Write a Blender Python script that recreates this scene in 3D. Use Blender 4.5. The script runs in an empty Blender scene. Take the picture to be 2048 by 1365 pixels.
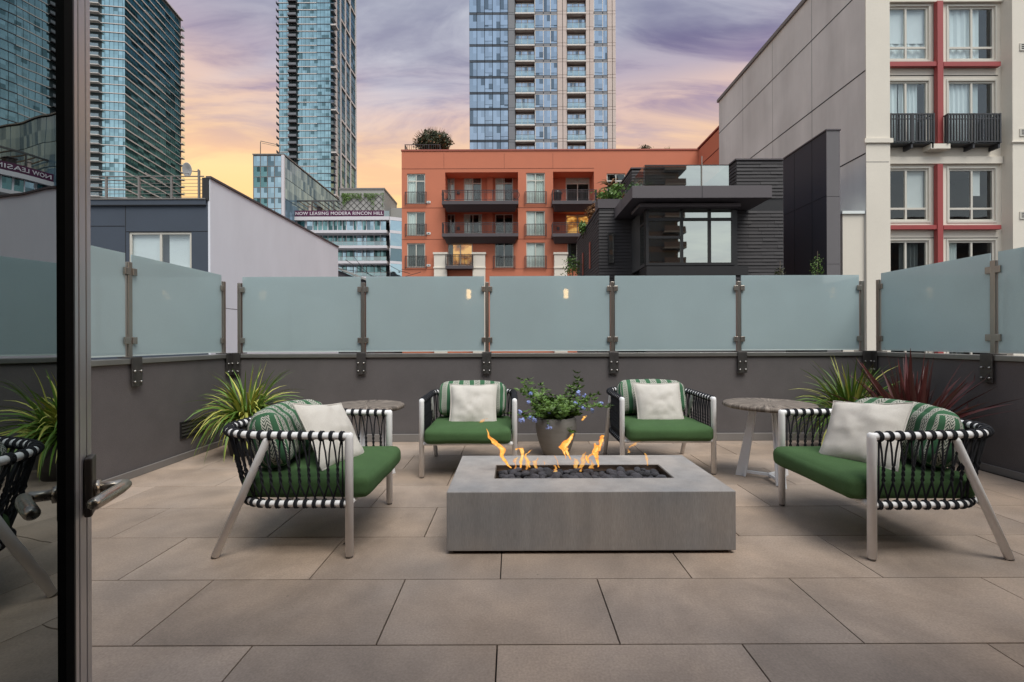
import bpy, math, random
from mathutils import Vector, Matrix, noise
random.seed(7)
SC = bpy.context.scene
COL = SC.collection
F = 900.0          # focal length in pixels of a 2048 px wide frame
H = 1.15           # eye height above the terrace
ROLL = math.radians(0.2)

# ------------------------------------------------------------------ camera, world, sun, exposure
cam = bpy.data.cameras.new('camera'); camo = bpy.data.objects.new('camera', cam); COL.objects.link(camo)
camo.location = (0, 0, H); camo.rotation_euler = (math.radians(90), ROLL, 0)
cam.sensor_width = 36; cam.lens = F/2048*36; cam.clip_start = 0.02; cam.clip_end = 4000
SC.camera = camo
SC.view_settings.view_transform = 'Standard'; SC.view_settings.look = 'None'
SC.view_settings.exposure = 0.55; SC.view_settings.gamma = 1; SC.view_settings.use_curve_mapping = False
SC.cycles.max_bounces = 7; SC.cycles.transparent_max_bounces = 14
SC.cycles.glossy_bounces = 4; SC.cycles.diffuse_bounces = 3; SC.cycles.transmission_bounces = 3
SC.cycles.sample_clamp_indirect = 6; SC.cycles.caustics_reflective = False; SC.cycles.caustics_refractive = False

class NT:
    def __init__(s, tree): s.t = tree; s.n = tree.nodes; s.l = tree.links
    def a(s, typ, ins=None, **kw):
        n = s.n.new(typ)
        for k, v in kw.items(): setattr(n, k, v)
        for k, v in (ins or {}).items():
            i = n.inputs[k]
            if hasattr(v, 'is_output'): s.l.new(v, i)
            else: i.default_value = v
        return n
    def math(s, op, a, b=None, c=None):
        d = {0: a}
        if b is not None: d[1] = b
        if c is not None: d[2] = c
        return s.a('ShaderNodeMath', d, operation=op).outputs[0]
    def ramp(s, fac, stops, interp='LINEAR'):
        n = s.a('ShaderNodeValToRGB', {0: fac}); r = n.color_ramp; r.interpolation = interp
        while len(r.elements) < len(stops): r.elements.new(0.5)
        for e, (p, c) in zip(r.elements, stops):
            e.position = p; e.color = (c, c, c, 1) if isinstance(c, (int, float)) else (*c, 1)
        return n.outputs[0]
    def mix(s, fac, a, b, bt='MIX'):
        n = s.a('ShaderNodeMix', data_type='RGBA', blend_type=bt)
        for i, v in ((0, fac), (6, a), (7, b)):
            if hasattr(v, 'is_output'): s.l.new(v, n.inputs[i])
            elif i == 0: n.inputs[i].default_value = v
            else: n.inputs[i].default_value = (*v, 1)
        return n.outputs[2]

def srgb(r, g, b):
    f = lambda c: (c/255/12.92) if c/255 <= .04045 else ((c/255+.055)/1.055)**2.4
    return (f(r), f(g), f(b))

W = bpy.data.worlds.new('World'); SC.world = W; W.use_nodes = True
w = NT(W.node_tree); w.n.clear()
SUN_EL, SUN_AZ = math.radians(61), math.radians(150)     # azimuth clockwise from +Y
tc = w.a('ShaderNodeTexCoord').outputs['Generated']
sx = w.a('ShaderNodeSeparateXYZ', {0: tc})
X_, Y_, Z_ = sx.outputs
zz = w.math('MAXIMUM', Z_, 0.0)
den = w.math('ADD', zz, 0.22)
cx = w.math('DIVIDE', X_, den); cy = w.math('DIVIDE', Y_, den)
cv = w.a('ShaderNodeCombineXYZ', {0: cx, 1: cy, 2: 0.0}).outputs[0]
m1 = w.a('ShaderNodeMapping', {0: cv, 2: (0, 0, .35), 3: (0.85, 2.1, 1)}).outputs[0]
n1 = w.a('ShaderNodeTexNoise', {'Vector': m1, 'Scale': 1.9, 'Detail': 10.0, 'Roughness': .6, 'Distortion': .7}).outputs[0]
m2 = w.a('ShaderNodeMapping', {0: cv, 1: (3.1, 1.7, 0), 2: (0, 0, .2), 3: (0.5, 1.5, 1)}).outputs[0]
n2 = w.a('ShaderNodeTexNoise', {'Vector': m2, 'Scale': 1.3, 'Detail': 7.0, 'Roughness': .55, 'Distortion': .3}).outputs[0]
warp = w.math('MULTIPLY_ADD', w.math('SUBTRACT', n2, .5), .10, zz)
# elevation colours of the sunset side
glow = w.ramp(warp, [(0.0, srgb(255, 196, 120)), (.24, srgb(252, 204, 130)), (.32, srgb(250, 212, 150)), (.38, srgb(232, 192, 152)),
                     (.45, srgb(214, 184, 170)), (.50, srgb(172, 160, 172)), (.56, srgb(160, 160, 174)), (.68, srgb(186, 192, 201)), (1.0, srgb(176, 188, 205))])
cl = w.ramp(warp, [(0.0, srgb(235, 180, 130)), (.34, srgb(238, 190, 145)), (.41, srgb(184, 160, 160)), (.46, srgb(140, 124, 150)),
                   (.53, srgb(108, 102, 132)), (.60, srgb(126, 128, 150)), (1.0, srgb(148, 156, 176))])
cm = w.ramp(n1, [(.42, 0.0), (.62, 1.0)], 'EASE')
front = w.mix(cm, glow, cl)
wisp = w.ramp(n2, [(.52, 0.0), (.72, .55)], 'EASE')
wm = w.math('MULTIPLY', wisp, w.ramp(warp, [(.38, 0.0), (.52, 1.0)]))
front = w.mix(wm, front, srgb(206, 208, 214))
# the rest of the dome: pale dusk blue, a little cloud
back = w.ramp(warp, [(0.0, srgb(226, 214, 200)), (.18, srgb(218, 222, 222)), (.5, srgb(196, 208, 220)), (1.0, srgb(160, 176, 200))])
back = w.mix(w.ramp(n1, [(.45, 0.0), (.7, .5)]), back, srgb(178, 182, 196))
fb = w.ramp(w.math('MULTIPLY_ADD', Y_, .5, .5), [(.30, 1.0), (.72, 0.0)], 'EASE')
skyc = w.mix(fb, front, back)
below = w.ramp(w.math('MULTIPLY_ADD', Z_, .5, .5), [(.485, 1.0), (.5, 0.0)])
skyc = w.mix(below, skyc, srgb(88, 86, 88))
nish = w.a('ShaderNodeTexSky', sky_type='NISHITA', sun_disc=False, sun_elevation=SUN_EL, sun_rotation=SUN_AZ)
bg1 = w.a('ShaderNodeBackground', {0: skyc, 1: 0.82}).outputs[0]
bg2 = w.a('ShaderNodeBackground', {0: nish.outputs[0], 1: 0.006}).outputs[0]
w.a('ShaderNodeOutputWorld', {0: w.a('ShaderNodeAddShader', {0: bg1, 1: bg2}).outputs[0]})

sun = bpy.data.lights.new('sun', 'SUN'); sun.energy = 2.45; sun.angle = math.radians(38); sun.color = (1, .97, .90)
suno = bpy.data.objects.new('sun', sun); COL.objects.link(suno)
sd = Vector((math.sin(SUN_AZ)*math.cos(SUN_EL), math.cos(SUN_AZ)*math.cos(SUN_EL), math.sin(SUN_EL)))
suno.rotation_euler = sd.to_track_quat('Z', 'Y').to_euler(); suno.location = (0, 0, 30)

# ------------------------------------------------------------------ materials
def new_mat(name):
    m = bpy.data.materials.new(name); m.use_nodes = True; n = NT(m.node_tree); n.n.clear()
    return m, n
def out(n, sh): n.a('ShaderNodeOutputMaterial', {0: sh})

def pm(name, col, rough=.6, metal=0.0, var=.12, vs=3.0, bump=0.0, bs=60.0, stretch=(1, 1, 1), rnd=0.0, tint=None, tints=1.2,
       spec=.5, coat=0.0, obj=False, speck=0.0, spots=0.0):
    m, n = new_mat(name)
    pos = n.a('ShaderNodeTexCoord').outputs['Object'] if obj else n.a('ShaderNodeNewGeometry').outputs['Position']
    mp = n.a('ShaderNodeMapping', {0: pos, 3: stretch}).outputs[0]
    na = n.a('ShaderNodeTexNoise', {'Vector': mp, 'Scale': vs, 'Detail': 7.0, 'Roughness': .6}).outputs[0]
    fac = n.math('MULTIPLY_ADD', n.math('SUBTRACT', na, .5), var*3, 1.0)
    if rnd:
        oi = n.a('ShaderNodeObjectInfo').outputs['Random']
        fac = n.math('MULTIPLY', fac, n.math('MULTIPLY_ADD', n.math('SUBTRACT', oi, .5), rnd*2, 1.0))
    if speck:
        nf = n.a('ShaderNodeTexNoise', {'Vector': mp, 'Scale': bs*.55, 'Detail': 3.0}).outputs[0]
        fac = n.math('MULTIPLY', fac, n.math('MULTIPLY_ADD', n.math('SUBTRACT', nf, .5), speck*2, 1.0))
    if spots:
        vo = n.a('ShaderNodeTexVoronoi', {'Vector': mp, 'Scale': 7.0, 'Randomness': 1.0})
        sz = n.math('MULTIPLY_ADD', n.a('ShaderNodeSeparateXYZ', {0: vo.outputs['Color']}).outputs[0], .10, -.045)
        hit = n.math('LESS_THAN', vo.outputs['Distance'], sz)
        fac = n.math('MULTIPLY', fac, n.math('MULTIPLY_ADD', hit, -spots, 1.0))
        nl = n.a('ShaderNodeTexNoise', {'Vector': pos, 'Scale': .8, 'Detail': 8.0, 'Roughness': .7, 'Distortion': .8}).outputs[0]
        fac = n.math('MULTIPLY', fac, n.ramp(nl, [(.36, .80), (.5, 1.0), (.66, 1.12)]))
    c = col
    if tint:
        nt = n.a('ShaderNodeTexNoise', {'Vector': pos, 'Scale': tints, 'Detail': 4.0}).outputs[0]
        f2 = n.ramp(nt, [(.38, 0.0), (.66, 1.0)])
        c = n.mix(f2, col, tint)
        cc = n.a('ShaderNodeVectorMath', {0: c, 3: fac}, operation='SCALE').outputs[0]
    else:
        cc = n.a('ShaderNodeVectorMath', {0: col, 3: fac}, operation='SCALE').outputs[0]
    b = n.a('ShaderNodeBsdfPrincipled', {'Base Color': cc, 'Metallic': metal, 'Specular IOR Level': spec, 'Coat Weight': coat,
                                         'Roughness': n.math('MULTIPLY_ADD', na, .16, rough-.08)})
    if bump:
        nb = n.a('ShaderNodeTexNoise', {'Vector': mp, 'Scale': bs, 'Detail': 5.0, 'Roughness': .65}).outputs[0]
        bn = n.a('ShaderNodeBump', {'Strength': bump, 'Distance': .01, 'Height': nb}).outputs[0]
        n.l.new(bn, b.inputs['Normal'])
    out(n, b.outputs[0]); return m

def glass_pane(name, tint=(.55, .6, .6), refl=.28, rc=(.9, .95, 1), trans=1.0, wob=.02):
    """see-through window glass with a mirror share"""
    m, n = new_mat(name)
    pos = n.a('ShaderNodeNewGeometry').outputs['Position']
    nb = n.a('ShaderNodeTexNoise', {'Vector': pos, 'Scale': .7, 'Detail': 1.0}).outputs[0]
    bn = n.a('ShaderNodeBump', {'Strength': wob*10, 'Distance': .02, 'Height': nb}).outputs[0]
    lw = n.a('ShaderNodeLayerWeight', {0: .35}).outputs['Fresnel']
    bf = n.math('SUBTRACT', 1.0, n.a('ShaderNodeNewGeometry').outputs['Backfacing'])     # one thin sheet: only its outer face mirrors and tints
    fac = n.math('MULTIPLY', n.math('MINIMUM', n.math('MULTIPLY_ADD', lw, .8, refl), .95), bf)
    t = n.a('ShaderNodeBsdfTransparent', {0: n.mix(bf, (1, 1, 1), tint)}).outputs[0]
    g = n.a('ShaderNodeBsdfGlossy', {0: (*rc, 1), 'Roughness': .015, 'Normal': bn}).outputs[0]
    out(n, n.a('ShaderNodeMixShader', {0: fac, 1: t, 2: g}).outputs[0]); return m

def curtain_glass(name, base, rc, refl, cell=(1.5, 1.5, 3.0), var=.5, dark=.15, bump=.25):
    """opaque reflecting facade glass, tone changes pane by pane"""
    m, n = new_mat(name)
    pos = n.a('ShaderNodeTexCoord').outputs['Object']
    sn = n.a('ShaderNodeVectorMath', {0: pos, 1: cell}, operation='SNAP').outputs[0]
    wn = n.a('ShaderNodeTexWhiteNoise', {0: sn}).outputs['Value']
    oi = n.a('ShaderNodeObjectInfo').outputs['Random']
    wn = n.math('FRACT', n.math('ADD', wn, oi))
    k = n.math('MULTIPLY_ADD', wn, var*2, 1-var)
    isd = n.math('LESS_THAN', wn, dark)
    b = n.a('ShaderNodeVectorMath', {0: base, 3: k}, operation='SCALE').outputs[0]
    d = n.a('ShaderNodeBsdfDiffuse', {0: b}).outputs[0]
    wp = n.a('ShaderNodeNewGeometry').outputs['Position']
    nb = n.a('ShaderNodeTexNoise', {'Vector': wp, 'Scale': .35, 'Detail': 2.0}).outputs[0]
    bn = n.a('ShaderNodeBump', {'Strength': bump, 'Distance': .25, 'Height': nb}).outputs[0]
    g = n.a('ShaderNodeBsdfGlossy', {0: (*rc, 1), 'Roughness': .04, 'Normal': bn}).outputs[0]
    f = n.math('MULTIPLY', n.math('MULTIPLY_ADD', wn, .3, refl-.1), n.math('MULTIPLY_ADD', isd, -.5, 1.0))
    out(n, n.a('ShaderNodeMixShader', {0: f, 1: d, 2: g}).outputs[0]); return m

def emis(name, col, s):
    m, n = new_mat(name); out(n, n.a('ShaderNodeEmission', {0: (*col, 1), 1: s}).outputs[0]); return m

M = {}
M['paver'] = pm('porcelain_paver', (.335, .268, .222), .48, var=.26, vs=3.2, bump=.22, bs=200, rnd=.17, tint=(.425, .318, .24), tints=1.0, speck=.34, spots=.35)
M['under'] = pm('dark_void', (.01, .01, .01), .9)
M['stucco'] = pm('grey_stucco', (.118, .106, .106), .85, var=.20, vs=2.5, bump=.35, bs=160, speck=.12)
M['skirt'] = pm('grey_flashing', (.20, .185, .175), .6, var=.10, vs=4)
M['cap'] = pm('metal_coping', (.34, .33, .31), .34, .75, var=.10, vs=6)
M['steel'] = pm('brushed_steel', (.40, .36, .32), .33, .9, var=.10, vs=8, stretch=(3, 3, .3))
M['plate'] = pm('bracket_steel', (.13, .122, .118), .42, .8, var=.2, vs=14, bump=.1, bs=90)
M['bolt'] = pm('bolt_steel', (.5, .48, .46), .3, .9)
M['concrete'] = pm('fire_pit_concrete', (.345, .312, .29), .75, var=.22, vs=3.5, bump=.22, bs=120, stretch=(3, 3, .35), tint=(.27, .262, .262), tints=2.6, speck=.25)
M['burner'] = pm('burner_steel', (.22, .17, .14), .35, .9, var=.2, vs=9)
M['lava'] = pm('lava_rock', (.05, .048, .056), .8, var=.25, vs=20, bump=.9, bs=140, rnd=.5)
M['white_tube'] = pm('white_powder_coat', (.86, .85, .85), .45, var=.05, vs=20, bump=.05, bs=300)
M['rope'] = pm('black_rope', (.011, .012, .017), .85, var=.3, vs=120, bump=.6, bs=400, obj=True)
M['green'] = pm('green_fabric', (.068, .132, .052), .9, var=.16, vs=7, bump=.6, bs=420, speck=.3, obj=True, spec=.2)
M['linen'] = pm('ivory_linen', (.60, .565, .515), .9, var=.06, vs=7, bump=.4, bs=420, speck=.14, obj=True, spec=.2, stretch=(1, .4, 1))
M['foot'] = pm('glide_grey', (.2, .19, .18), .6)
M['white_wood'] = pm('white_table_paint', (.76, .77, .80), .5, var=.06, vs=9)
M['pot'] = pm('stone_pot', (.25, .235, .215), .8, var=.14, vs=8, bump=.35, bs=50, stretch=(1, 1, 6))
M['darkpot'] = pm('dark_pot', (.05, .047, .045), .6, var=.2)
M['soil'] = pm('soil', (.03, .022, .016), .95, bump=.8, bs=60)
M['stem'] = pm('stem', (.07, .11, .03), .7)
M['blade_a'] = pm('grass_blade_green', (.10, .19, .025), .5, var=.3, vs=9, rnd=.35)
M['blade_b'] = pm('grass_blade_yellow', (.42, .42, .09), .5, var=.25, vs=9, rnd=.25)
M['red_leaf'] = pm('burgundy_leaf', (.11, .028, .026), .42, var=.4, vs=10, rnd=.45)
M['leaf'] = pm('leaf_green', (.10, .185, .03), .5, var=.35, vs=22)
M['leaf_dark'] = pm('leaf_dark', (.028, .040, .014), .6, var=.6, vs=2.6, tint=(.06, .06, .018), tints=1.6)
M['leaf_rust'] = pm('leaf_rust', (.20, .09, .03), .6, var=.3, vs=12)
M['petal'] = pm('plumbago_petal', (.34, .42, .82), .6, var=.12, vs=60)
M['bark'] = pm('bark', (.09, .065, .045), .9, var=.3, vs=12)
def frosted():
    m, n = new_mat('frosted_glass')
    pos = n.a('ShaderNodeNewGeometry').outputs['Position']
    na = n.a('ShaderNodeTexNoise', {'Vector': pos, 'Scale': 1.2, 'Detail': 5.0}).outputs[0]
    nf = n.a('ShaderNodeTexNoise', {'Vector': pos, 'Scale': 330.0, 'Detail': 2.0}).outputs[0]
    k = n.math('MULTIPLY_ADD', na, .24, n.math('MULTIPLY_ADD', nf, .3, .73))
    c = n.a('ShaderNodeVectorMath', {0: (.66, .80, .82), 3: k}, operation='SCALE').outputs[0]
    d = n.a('ShaderNodeBsdfDiffuse', {0: c}).outputs[0]
    t = n.a('ShaderNodeBsdfTranslucent', {0: c}).outputs[0]
    s = n.a('ShaderNodeMixShader', {0: .42, 1: d, 2: t}).outputs[0]
    rf = n.a('ShaderNodeBsdfRefraction', {0: (.62, .74, .75, 1), 'Roughness': .32, 'IOR': 1.03}).outputs[0]
    s = n.a('ShaderNodeMixShader', {0: .16, 1: s, 2: rf}).outputs[0]
    lw = n.a('ShaderNodeLayerWeight', {0: .12}).outputs['Fresnel']
    g = n.a('ShaderNodeBsdfGlossy', {0: (1, 1, 1, 1), 'Roughness': .03}).outputs[0]
    out(n, n.a('ShaderNodeMixShader', {0: n.math('MULTIPLY_ADD', lw, 1.0, .055), 1: s, 2: g}).outputs[0]); return m
M['frost'] = frosted()
M['edge'] = pm('glass_edge', (.62, .72, .70), .2, spec=.8)
M['clear'] = glass_pane('clear_glass', (.9, .95, .94), .03, (1, 1, 1))
def door_glass():
    m, n = new_mat('door_glass')
    pos = n.a('ShaderNodeNewGeometry').outputs['Position']
    nb = n.a('ShaderNodeTexNoise', {'Vector': pos, 'Scale': 3.5, 'Detail': 1.0}).outputs[0]
    bn = n.a('ShaderNodeBump', {'Strength': .03, 'Distance': .02, 'Height': nb}).outputs[0]
    g = n.a('ShaderNodeBsdfGlossy', {0: (.36, .40, .41, 1), 'Roughness': .0, 'Normal': bn}).outputs[0]
    t = n.a('ShaderNodeBsdfTransparent', {0: (.25, .28, .28, 1)}).outputs[0]
    out(n, n.a('ShaderNodeMixShader', {0: .84, 1: t, 2: g}).outputs[0]); return m
M['door_glass'] = door_glass()
M['door_black'] = pm('door_black_gasket', (.006, .006, .007), .6)
M['door_alu'] = pm('door_aluminium', (.50, .48, .48), .38, .6, var=.08, vs=5, stretch=(1, 1, .1))
M['handle'] = pm('nickel_handle', (.55, .49, .41), .28, .95, var=.1, vs=12)
M['handle_dark'] = pm('handle_plate', (.09, .08, .072), .4, .8)
# buildings
M['asphalt'] = pm('asphalt', (.05, .05, .052), .9, var=.15, vs=.3)
M['orange'] = pm('orange_stucco', (.56, .185, .105), .9, var=.07, vs=.5, bump=.15, bs=30, speck=.06)
M['orange_cap'] = pm('rust_coping', (.34, .09, .06), .7, var=.1)
M['groove'] = pm('joint_dark', (.16, .05, .035), .9)
M['bronze'] = pm('bronze_metal', (.055, .045, .048), .5, .3, var=.15)
M['slabgrey'] = pm('balcony_slab_grey', (.085, .072, .078), .7, var=.12)
M['offwhite'] = pm('off_white_stucco', (.76, .70, .605), .9, var=.06, vs=.6, bump=.2, bs=35, speck=.04)
M['white_frame'] = pm('window_vinyl', (.62, .59, .52), .5, var=.05)
M['greywall'] = pm('grey_party_wall', (.58, .57, .55), .9, var=.24, vs=.7, bump=.15, bs=25, stretch=(1, 1, .14), tint=(.68, .67, .65), tints=.35)
M['joint'] = pm('joint_black', (.02, .02, .022), .9)
M['red'] = pm('red_steel', (.35, .06, .058), .5, var=.08)
M['bandrail'] = pm('charcoal_rail', (.05, .05, .054), .5, .2)
M['navy'] = pm('navy_stucco', (.062, .077, .103), .9, var=.12, vs=.8, bump=.2, bs=40, speck=.08)
M['lavender'] = pm('pale_stucco', (.74, .755, .81), .9, var=.10, vs=.45, bump=.15, bs=30, stretch=(1, 1, .35))
M['siding'] = pm('charcoal_siding', (.042, .038, .040), .75, var=.16, vs=1.4, bump=.2, bs=18, stretch=(.3, .3, 3))
M['fascia'] = pm('fascia_panel', (.105, .092, .098), .7, var=.08, vs=1.5, speck=.05)
M['fin'] = pm('fin_panel_shaded', (.040, .040, .052), .7, var=.08, vs=1.2)  # fin side: its shade is put into this darker colour
M['fin_lit'] = pm('fin_panel_lit', (.145, .135, .14), .75, var=.08)  # front edge of the fin, light falling on it painted in as a paler tone
M['black_frame'] = pm('black_window_frame', (.018, .017, .018), .45)
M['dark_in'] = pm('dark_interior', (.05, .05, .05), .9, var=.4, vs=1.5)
def lit_room():
    m, n = new_mat('lit_room')
    pos = n.a('ShaderNodeNewGeometry').outputs['Position']
    nz = n.a('ShaderNodeTexNoise', {'Vector': pos, 'Scale': 1.1, 'Detail': 3.0}).outputs[0]
    c = n.ramp(nz, [(.40, (.05, .035, .02)), (.52, (.5, .17, .03)), (.62, (1, .52, .14))])
    e = n.a('ShaderNodeEmission', {0: c, 1: .6}).outputs[0]
    d = n.a('ShaderNodeBsdfDiffuse', {0: (.08, .07, .06, 1)}).outputs[0]
    out(n, n.a('ShaderNodeAddShader', {0: d, 1: e}).outputs[0]); return m
M['warm_in'] = lit_room()
M['lampglow'] = emis('lamp_glow', (1, .62, .25), 9)
M['curtain'] = pm('sheer_curtain', (.78, .84, .82), .9, var=.04, vs=4, stretch=(8, 1, .3))
M['curtain_d'] = pm('grey_curtain', (.10, .115, .115), .9, var=.15, vs=4, stretch=(8, 1, .3))
M['blind'] = pm('white_blind', (.80, .84, .82), .8, var=.05, vs=2)
M['g_white'] = glass_pane('window_glass_clear', (.9, .95, .97), .08, (.86, .92, .95))
M['g_orange'] = glass_pane('window_glass_green', (.88, .93, .9), .08, (.86, .95, .92))
M['g_low'] = glass_pane('window_glass_low', (.82, .85, .85), .05, (.9, .95, .95))
M['g_dark'] = glass_pane('window_glass_mirror', (.35, .38, .38), .62, (.86, .9, .82), wob=.01)
M['slab_white'] = pm('tower_slab', (.60, .55, .52), .7, var=.08)
M['tower_col'] = pm('tower_column', (.56, .51, .50), .7, var=.06)
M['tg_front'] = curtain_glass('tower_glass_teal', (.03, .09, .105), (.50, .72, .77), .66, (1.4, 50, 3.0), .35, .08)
M['tg_side'] = curtain_glass('tower_glass_deep', (.016, .085, .10), (.10, .22, .34), .22, (50, 3.2, 6.0), .8, .35)  # same glass as the front, dyed darker to stand in for its reflections
M['tg2'] = curtain_glass('tower_glass_second', (.04, .11, .125), (.48, .68, .72), .62, (1.6, 50, 3.0), .4, .1)
M['mullion'] = pm('mullion_dark', (.03, .05, .055), .5)
M['t3glass'] = curtain_glass('blue_glass', (.035, .06, .08), (.56, .66, .78), .62, (50, 50, 50), .35, .10, .12)
M['t3spandrel'] = pm('blue_spandrel', (.045, .055, .07), .35, .2, rnd=.2)
M['t3panel'] = pm('grey_metal_panel', (.17, .175, .19), .6, rnd=.06)
M['t3stone'] = pm('beige_cladding', (.58, .48, .43), .8, rnd=.05)
M['t3white'] = pm('balcony_edge_white', (.70, .65, .60), .7)
M['balc_glass'] = glass_pane('balcony_glass', (.6, .76, .74), .28, (.80, .90, .92))
M['mod_glass'] = curtain_glass('wing_glass', (.04, .09, .11), (.55, .72, .80), .6, (50, 50, 50), .5, .18, .3)
M['wing_side'] = curtain_glass('wing_side_glass', (.20, .30, .37), (.45, .62, .85), .20, (50, 50, 50), .35, .1, .15)  # blue of the mirrored sky is put into the colour
M['t2side'] = curtain_glass('tower_side_glass', (.05, .12, .15), (.30, .45, .55), .4, (50, 3, 3), .5, .2)  # bluish colour stands in for sky mirrored on this side
M['mod_deep'] = curtain_glass('terrace_glass', (.02, .09, .095), (.35, .55, .55), .35, (50, 50, 50), .8, .3)
M['mod_white'] = pm('white_slab_edge', (.66, .63, .66), .7, var=.04)
M['lattice_wall'] = pm('roof_block_wall', (.36, .35, .33), .85, var=.1)
M['purple'] = pm('banner_purple', (.085, .012, .055), .6, var=.1)
M['letter'] = pm('banner_letters', (.72, .66, .70), .6, var=.02)
M['dish'] = pm('dish_white', (.50, .49, .48), .6)
def striped():
    m, n = new_mat('striped_fabric')
    co = n.a('ShaderNodeTexCoord').outputs['UV']
    s = n.a('ShaderNodeSeparateXYZ', {0: co}); u, v = s.outputs[0], s.outputs[1]
    ph = n.math('FRACT', n.math('DIVIDE', u, .098))
    solid = n.math('LESS_THAN', ph, .43)
    hp = n.math('DIVIDE', n.math('SUBTRACT', ph, .43), .57)             # 0..1 across the herringbone band
    tri = n.math('ABSOLUTE', n.math('SUBTRACT', n.math('FRACT', n.math('MULTIPLY', hp, 1.5)), .5))
    zig = n.math('FRACT', n.math('ADD', n.math('MULTIPLY', v, 44.0), n.math('MULTIPLY', tri, 2.6)))
    line = n.math('GREATER_THAN', zig, .46)
    edge = n.math('LESS_THAN', n.math('ABSOLUTE', n.math('SUBTRACT', n.math('ABSOLUTE', n.math('SUBTRACT', hp, .5)), .44)), .05)
    dash = n.math('GREATER_THAN', n.math('FRACT', n.math('MULTIPLY', v, 95.0)), .38)
    edge = n.math('MULTIPLY', edge, dash)
    white = n.math('MAXIMUM', line, edge)
    cream, dk, gr = (.50, .50, .43), (.045, .07, .055), (.05, .135, .07)
    hb = n.mix(white, dk, cream)
    c = n.mix(solid, hb, gr)
    nf = n.a('ShaderNodeTexNoise', {'Vector': co, 'Scale': 260.0, 'Detail': 3.0}).outputs[0]
    c = n.a('ShaderNodeVectorMath', {0: c, 3: n.math('MULTIPLY_ADD', nf, .8, .6)}, operation='SCALE').outputs[0]
    bn = n.a('ShaderNodeBump', {'Strength': .35, 'Distance': .004, 'Height': n.math('ADD', nf, n.math('MULTIPLY', white, .3))}).outputs[0]
    out(n, n.a('ShaderNodeBsdfPrincipled', {'Base Color': c, 'Roughness': .9, 'Specular IOR Level': .2, 'Normal': bn}).outputs[0]); return m
M['stripe'] = striped()
def tabletop():
    m, n = new_mat('weathered_wood')
    co = n.a('ShaderNodeTexCoord').outputs['Object']
    s = n.a('ShaderNodeSeparateXYZ', {0: co})
    ang = n.math('ARCTAN2', s.outputs[1], s.outputs[0])
    r = n.a('ShaderNodeVectorMath', {0: co}, operation='LENGTH').outputs['Value']
    v1 = n.a('ShaderNodeCombineXYZ', {0: n.math('MULTIPLY', ang, 5.0), 1: n.math('MULTIPLY', r, 3.0), 2: s.outputs[2]}).outputs[0]
    ns = n.a('ShaderNodeTexNoise', {'Vector': v1, 'Scale': 2.4, 'Detail': 8.0, 'Roughness': .7, 'Distortion': .5}).outputs[0]
    c = n.ramp(ns, [(.34, (.018, .014, .012)), (.45, (.12, .095, .076)), (.58, (.25, .205, .17)), (.8, (.42, .36, .31))])
    bn = n.a('ShaderNodeBump', {'Strength': .6, 'Distance': .006, 'Height': ns}).outputs[0]
    out(n, n.a('ShaderNodeBsdfPrincipled', {'Base Color': c, 'Roughness': .7, 'Normal': bn}).outputs[0]); return m
M['wood'] = tabletop()
def flame_mat():
    m, n = new_mat('flame')
    co = n.a('ShaderNodeTexCoord').outputs['UV']
    s = n.a('ShaderNodeSeparateXYZ', {0: co}); u, v = s.outputs[0], s.outputs[1]
    lw = n.a('ShaderNodeLayerWeight', {0: .5}).outputs['Facing']
    nz = n.a('ShaderNodeTexNoise', {'Vector': n.a('ShaderNodeNewGeometry').outputs['Position'], 'Scale': 38.0, 'Detail': 4.0, 'Distortion': 1.2}).outputs[0]
    core = n.math('SUBTRACT', 1.0, lw)
    hot = n.math('MULTIPLY', core, n.math('MULTIPLY_ADD', nz, 1.0, .45))
    c = n.ramp(hot, [(.15, (.75, .10, .03)), (.45, (1, .26, .04)), (.85, (1, .50, .09)), (1.0, (1, .72, .25))])
    e = n.a('ShaderNodeEmission', {0: c, 1: .84}).outputs[0]
    t = n.a('ShaderNodeBsdfTransparent').outputs[0]
    al = n.math('MULTIPLY', n.ramp(n.math('MULTIPLY', n.math('POWER', core, .8), n.math('MULTIPLY_ADD', nz, 1.2, .42)), [(.18, 0.0), (1.0, .96)]), u)
    out(n, n.a('ShaderNodeMixShader', {0: al, 1: t, 2: e}).outputs[0]); return m
M['flame'] = flame_mat()

# ------------------------------------------------------------------ object helpers
WP = {}                      # world base point of every object (rotation-free frame of its thing)
def tag(o, label=None, cat=None, group=None, kind=None):
    if label: o['label'] = label
    if cat: o['category'] = cat
    if group: o['group'] = group
    if kind: o['kind'] = kind
    return o
def link(o, parent=None, at=(0, 0, 0)):
    COL.objects.link(o); at = Vector(at)
    if parent: o.parent = parent; o.location = at - WP[parent.name]
    else: o.location = at
    WP[o.name] = at; return o
def thing(name, label, cat, at=(0, 0, 0), group=None, rz=0, kind=None):
    o = bpy.data.objects.new(name, None); o.empty_display_size = .1
    link(o, None, at); o.rotation_euler.z = rz
    return tag(o, label, cat, group, kind)

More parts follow.
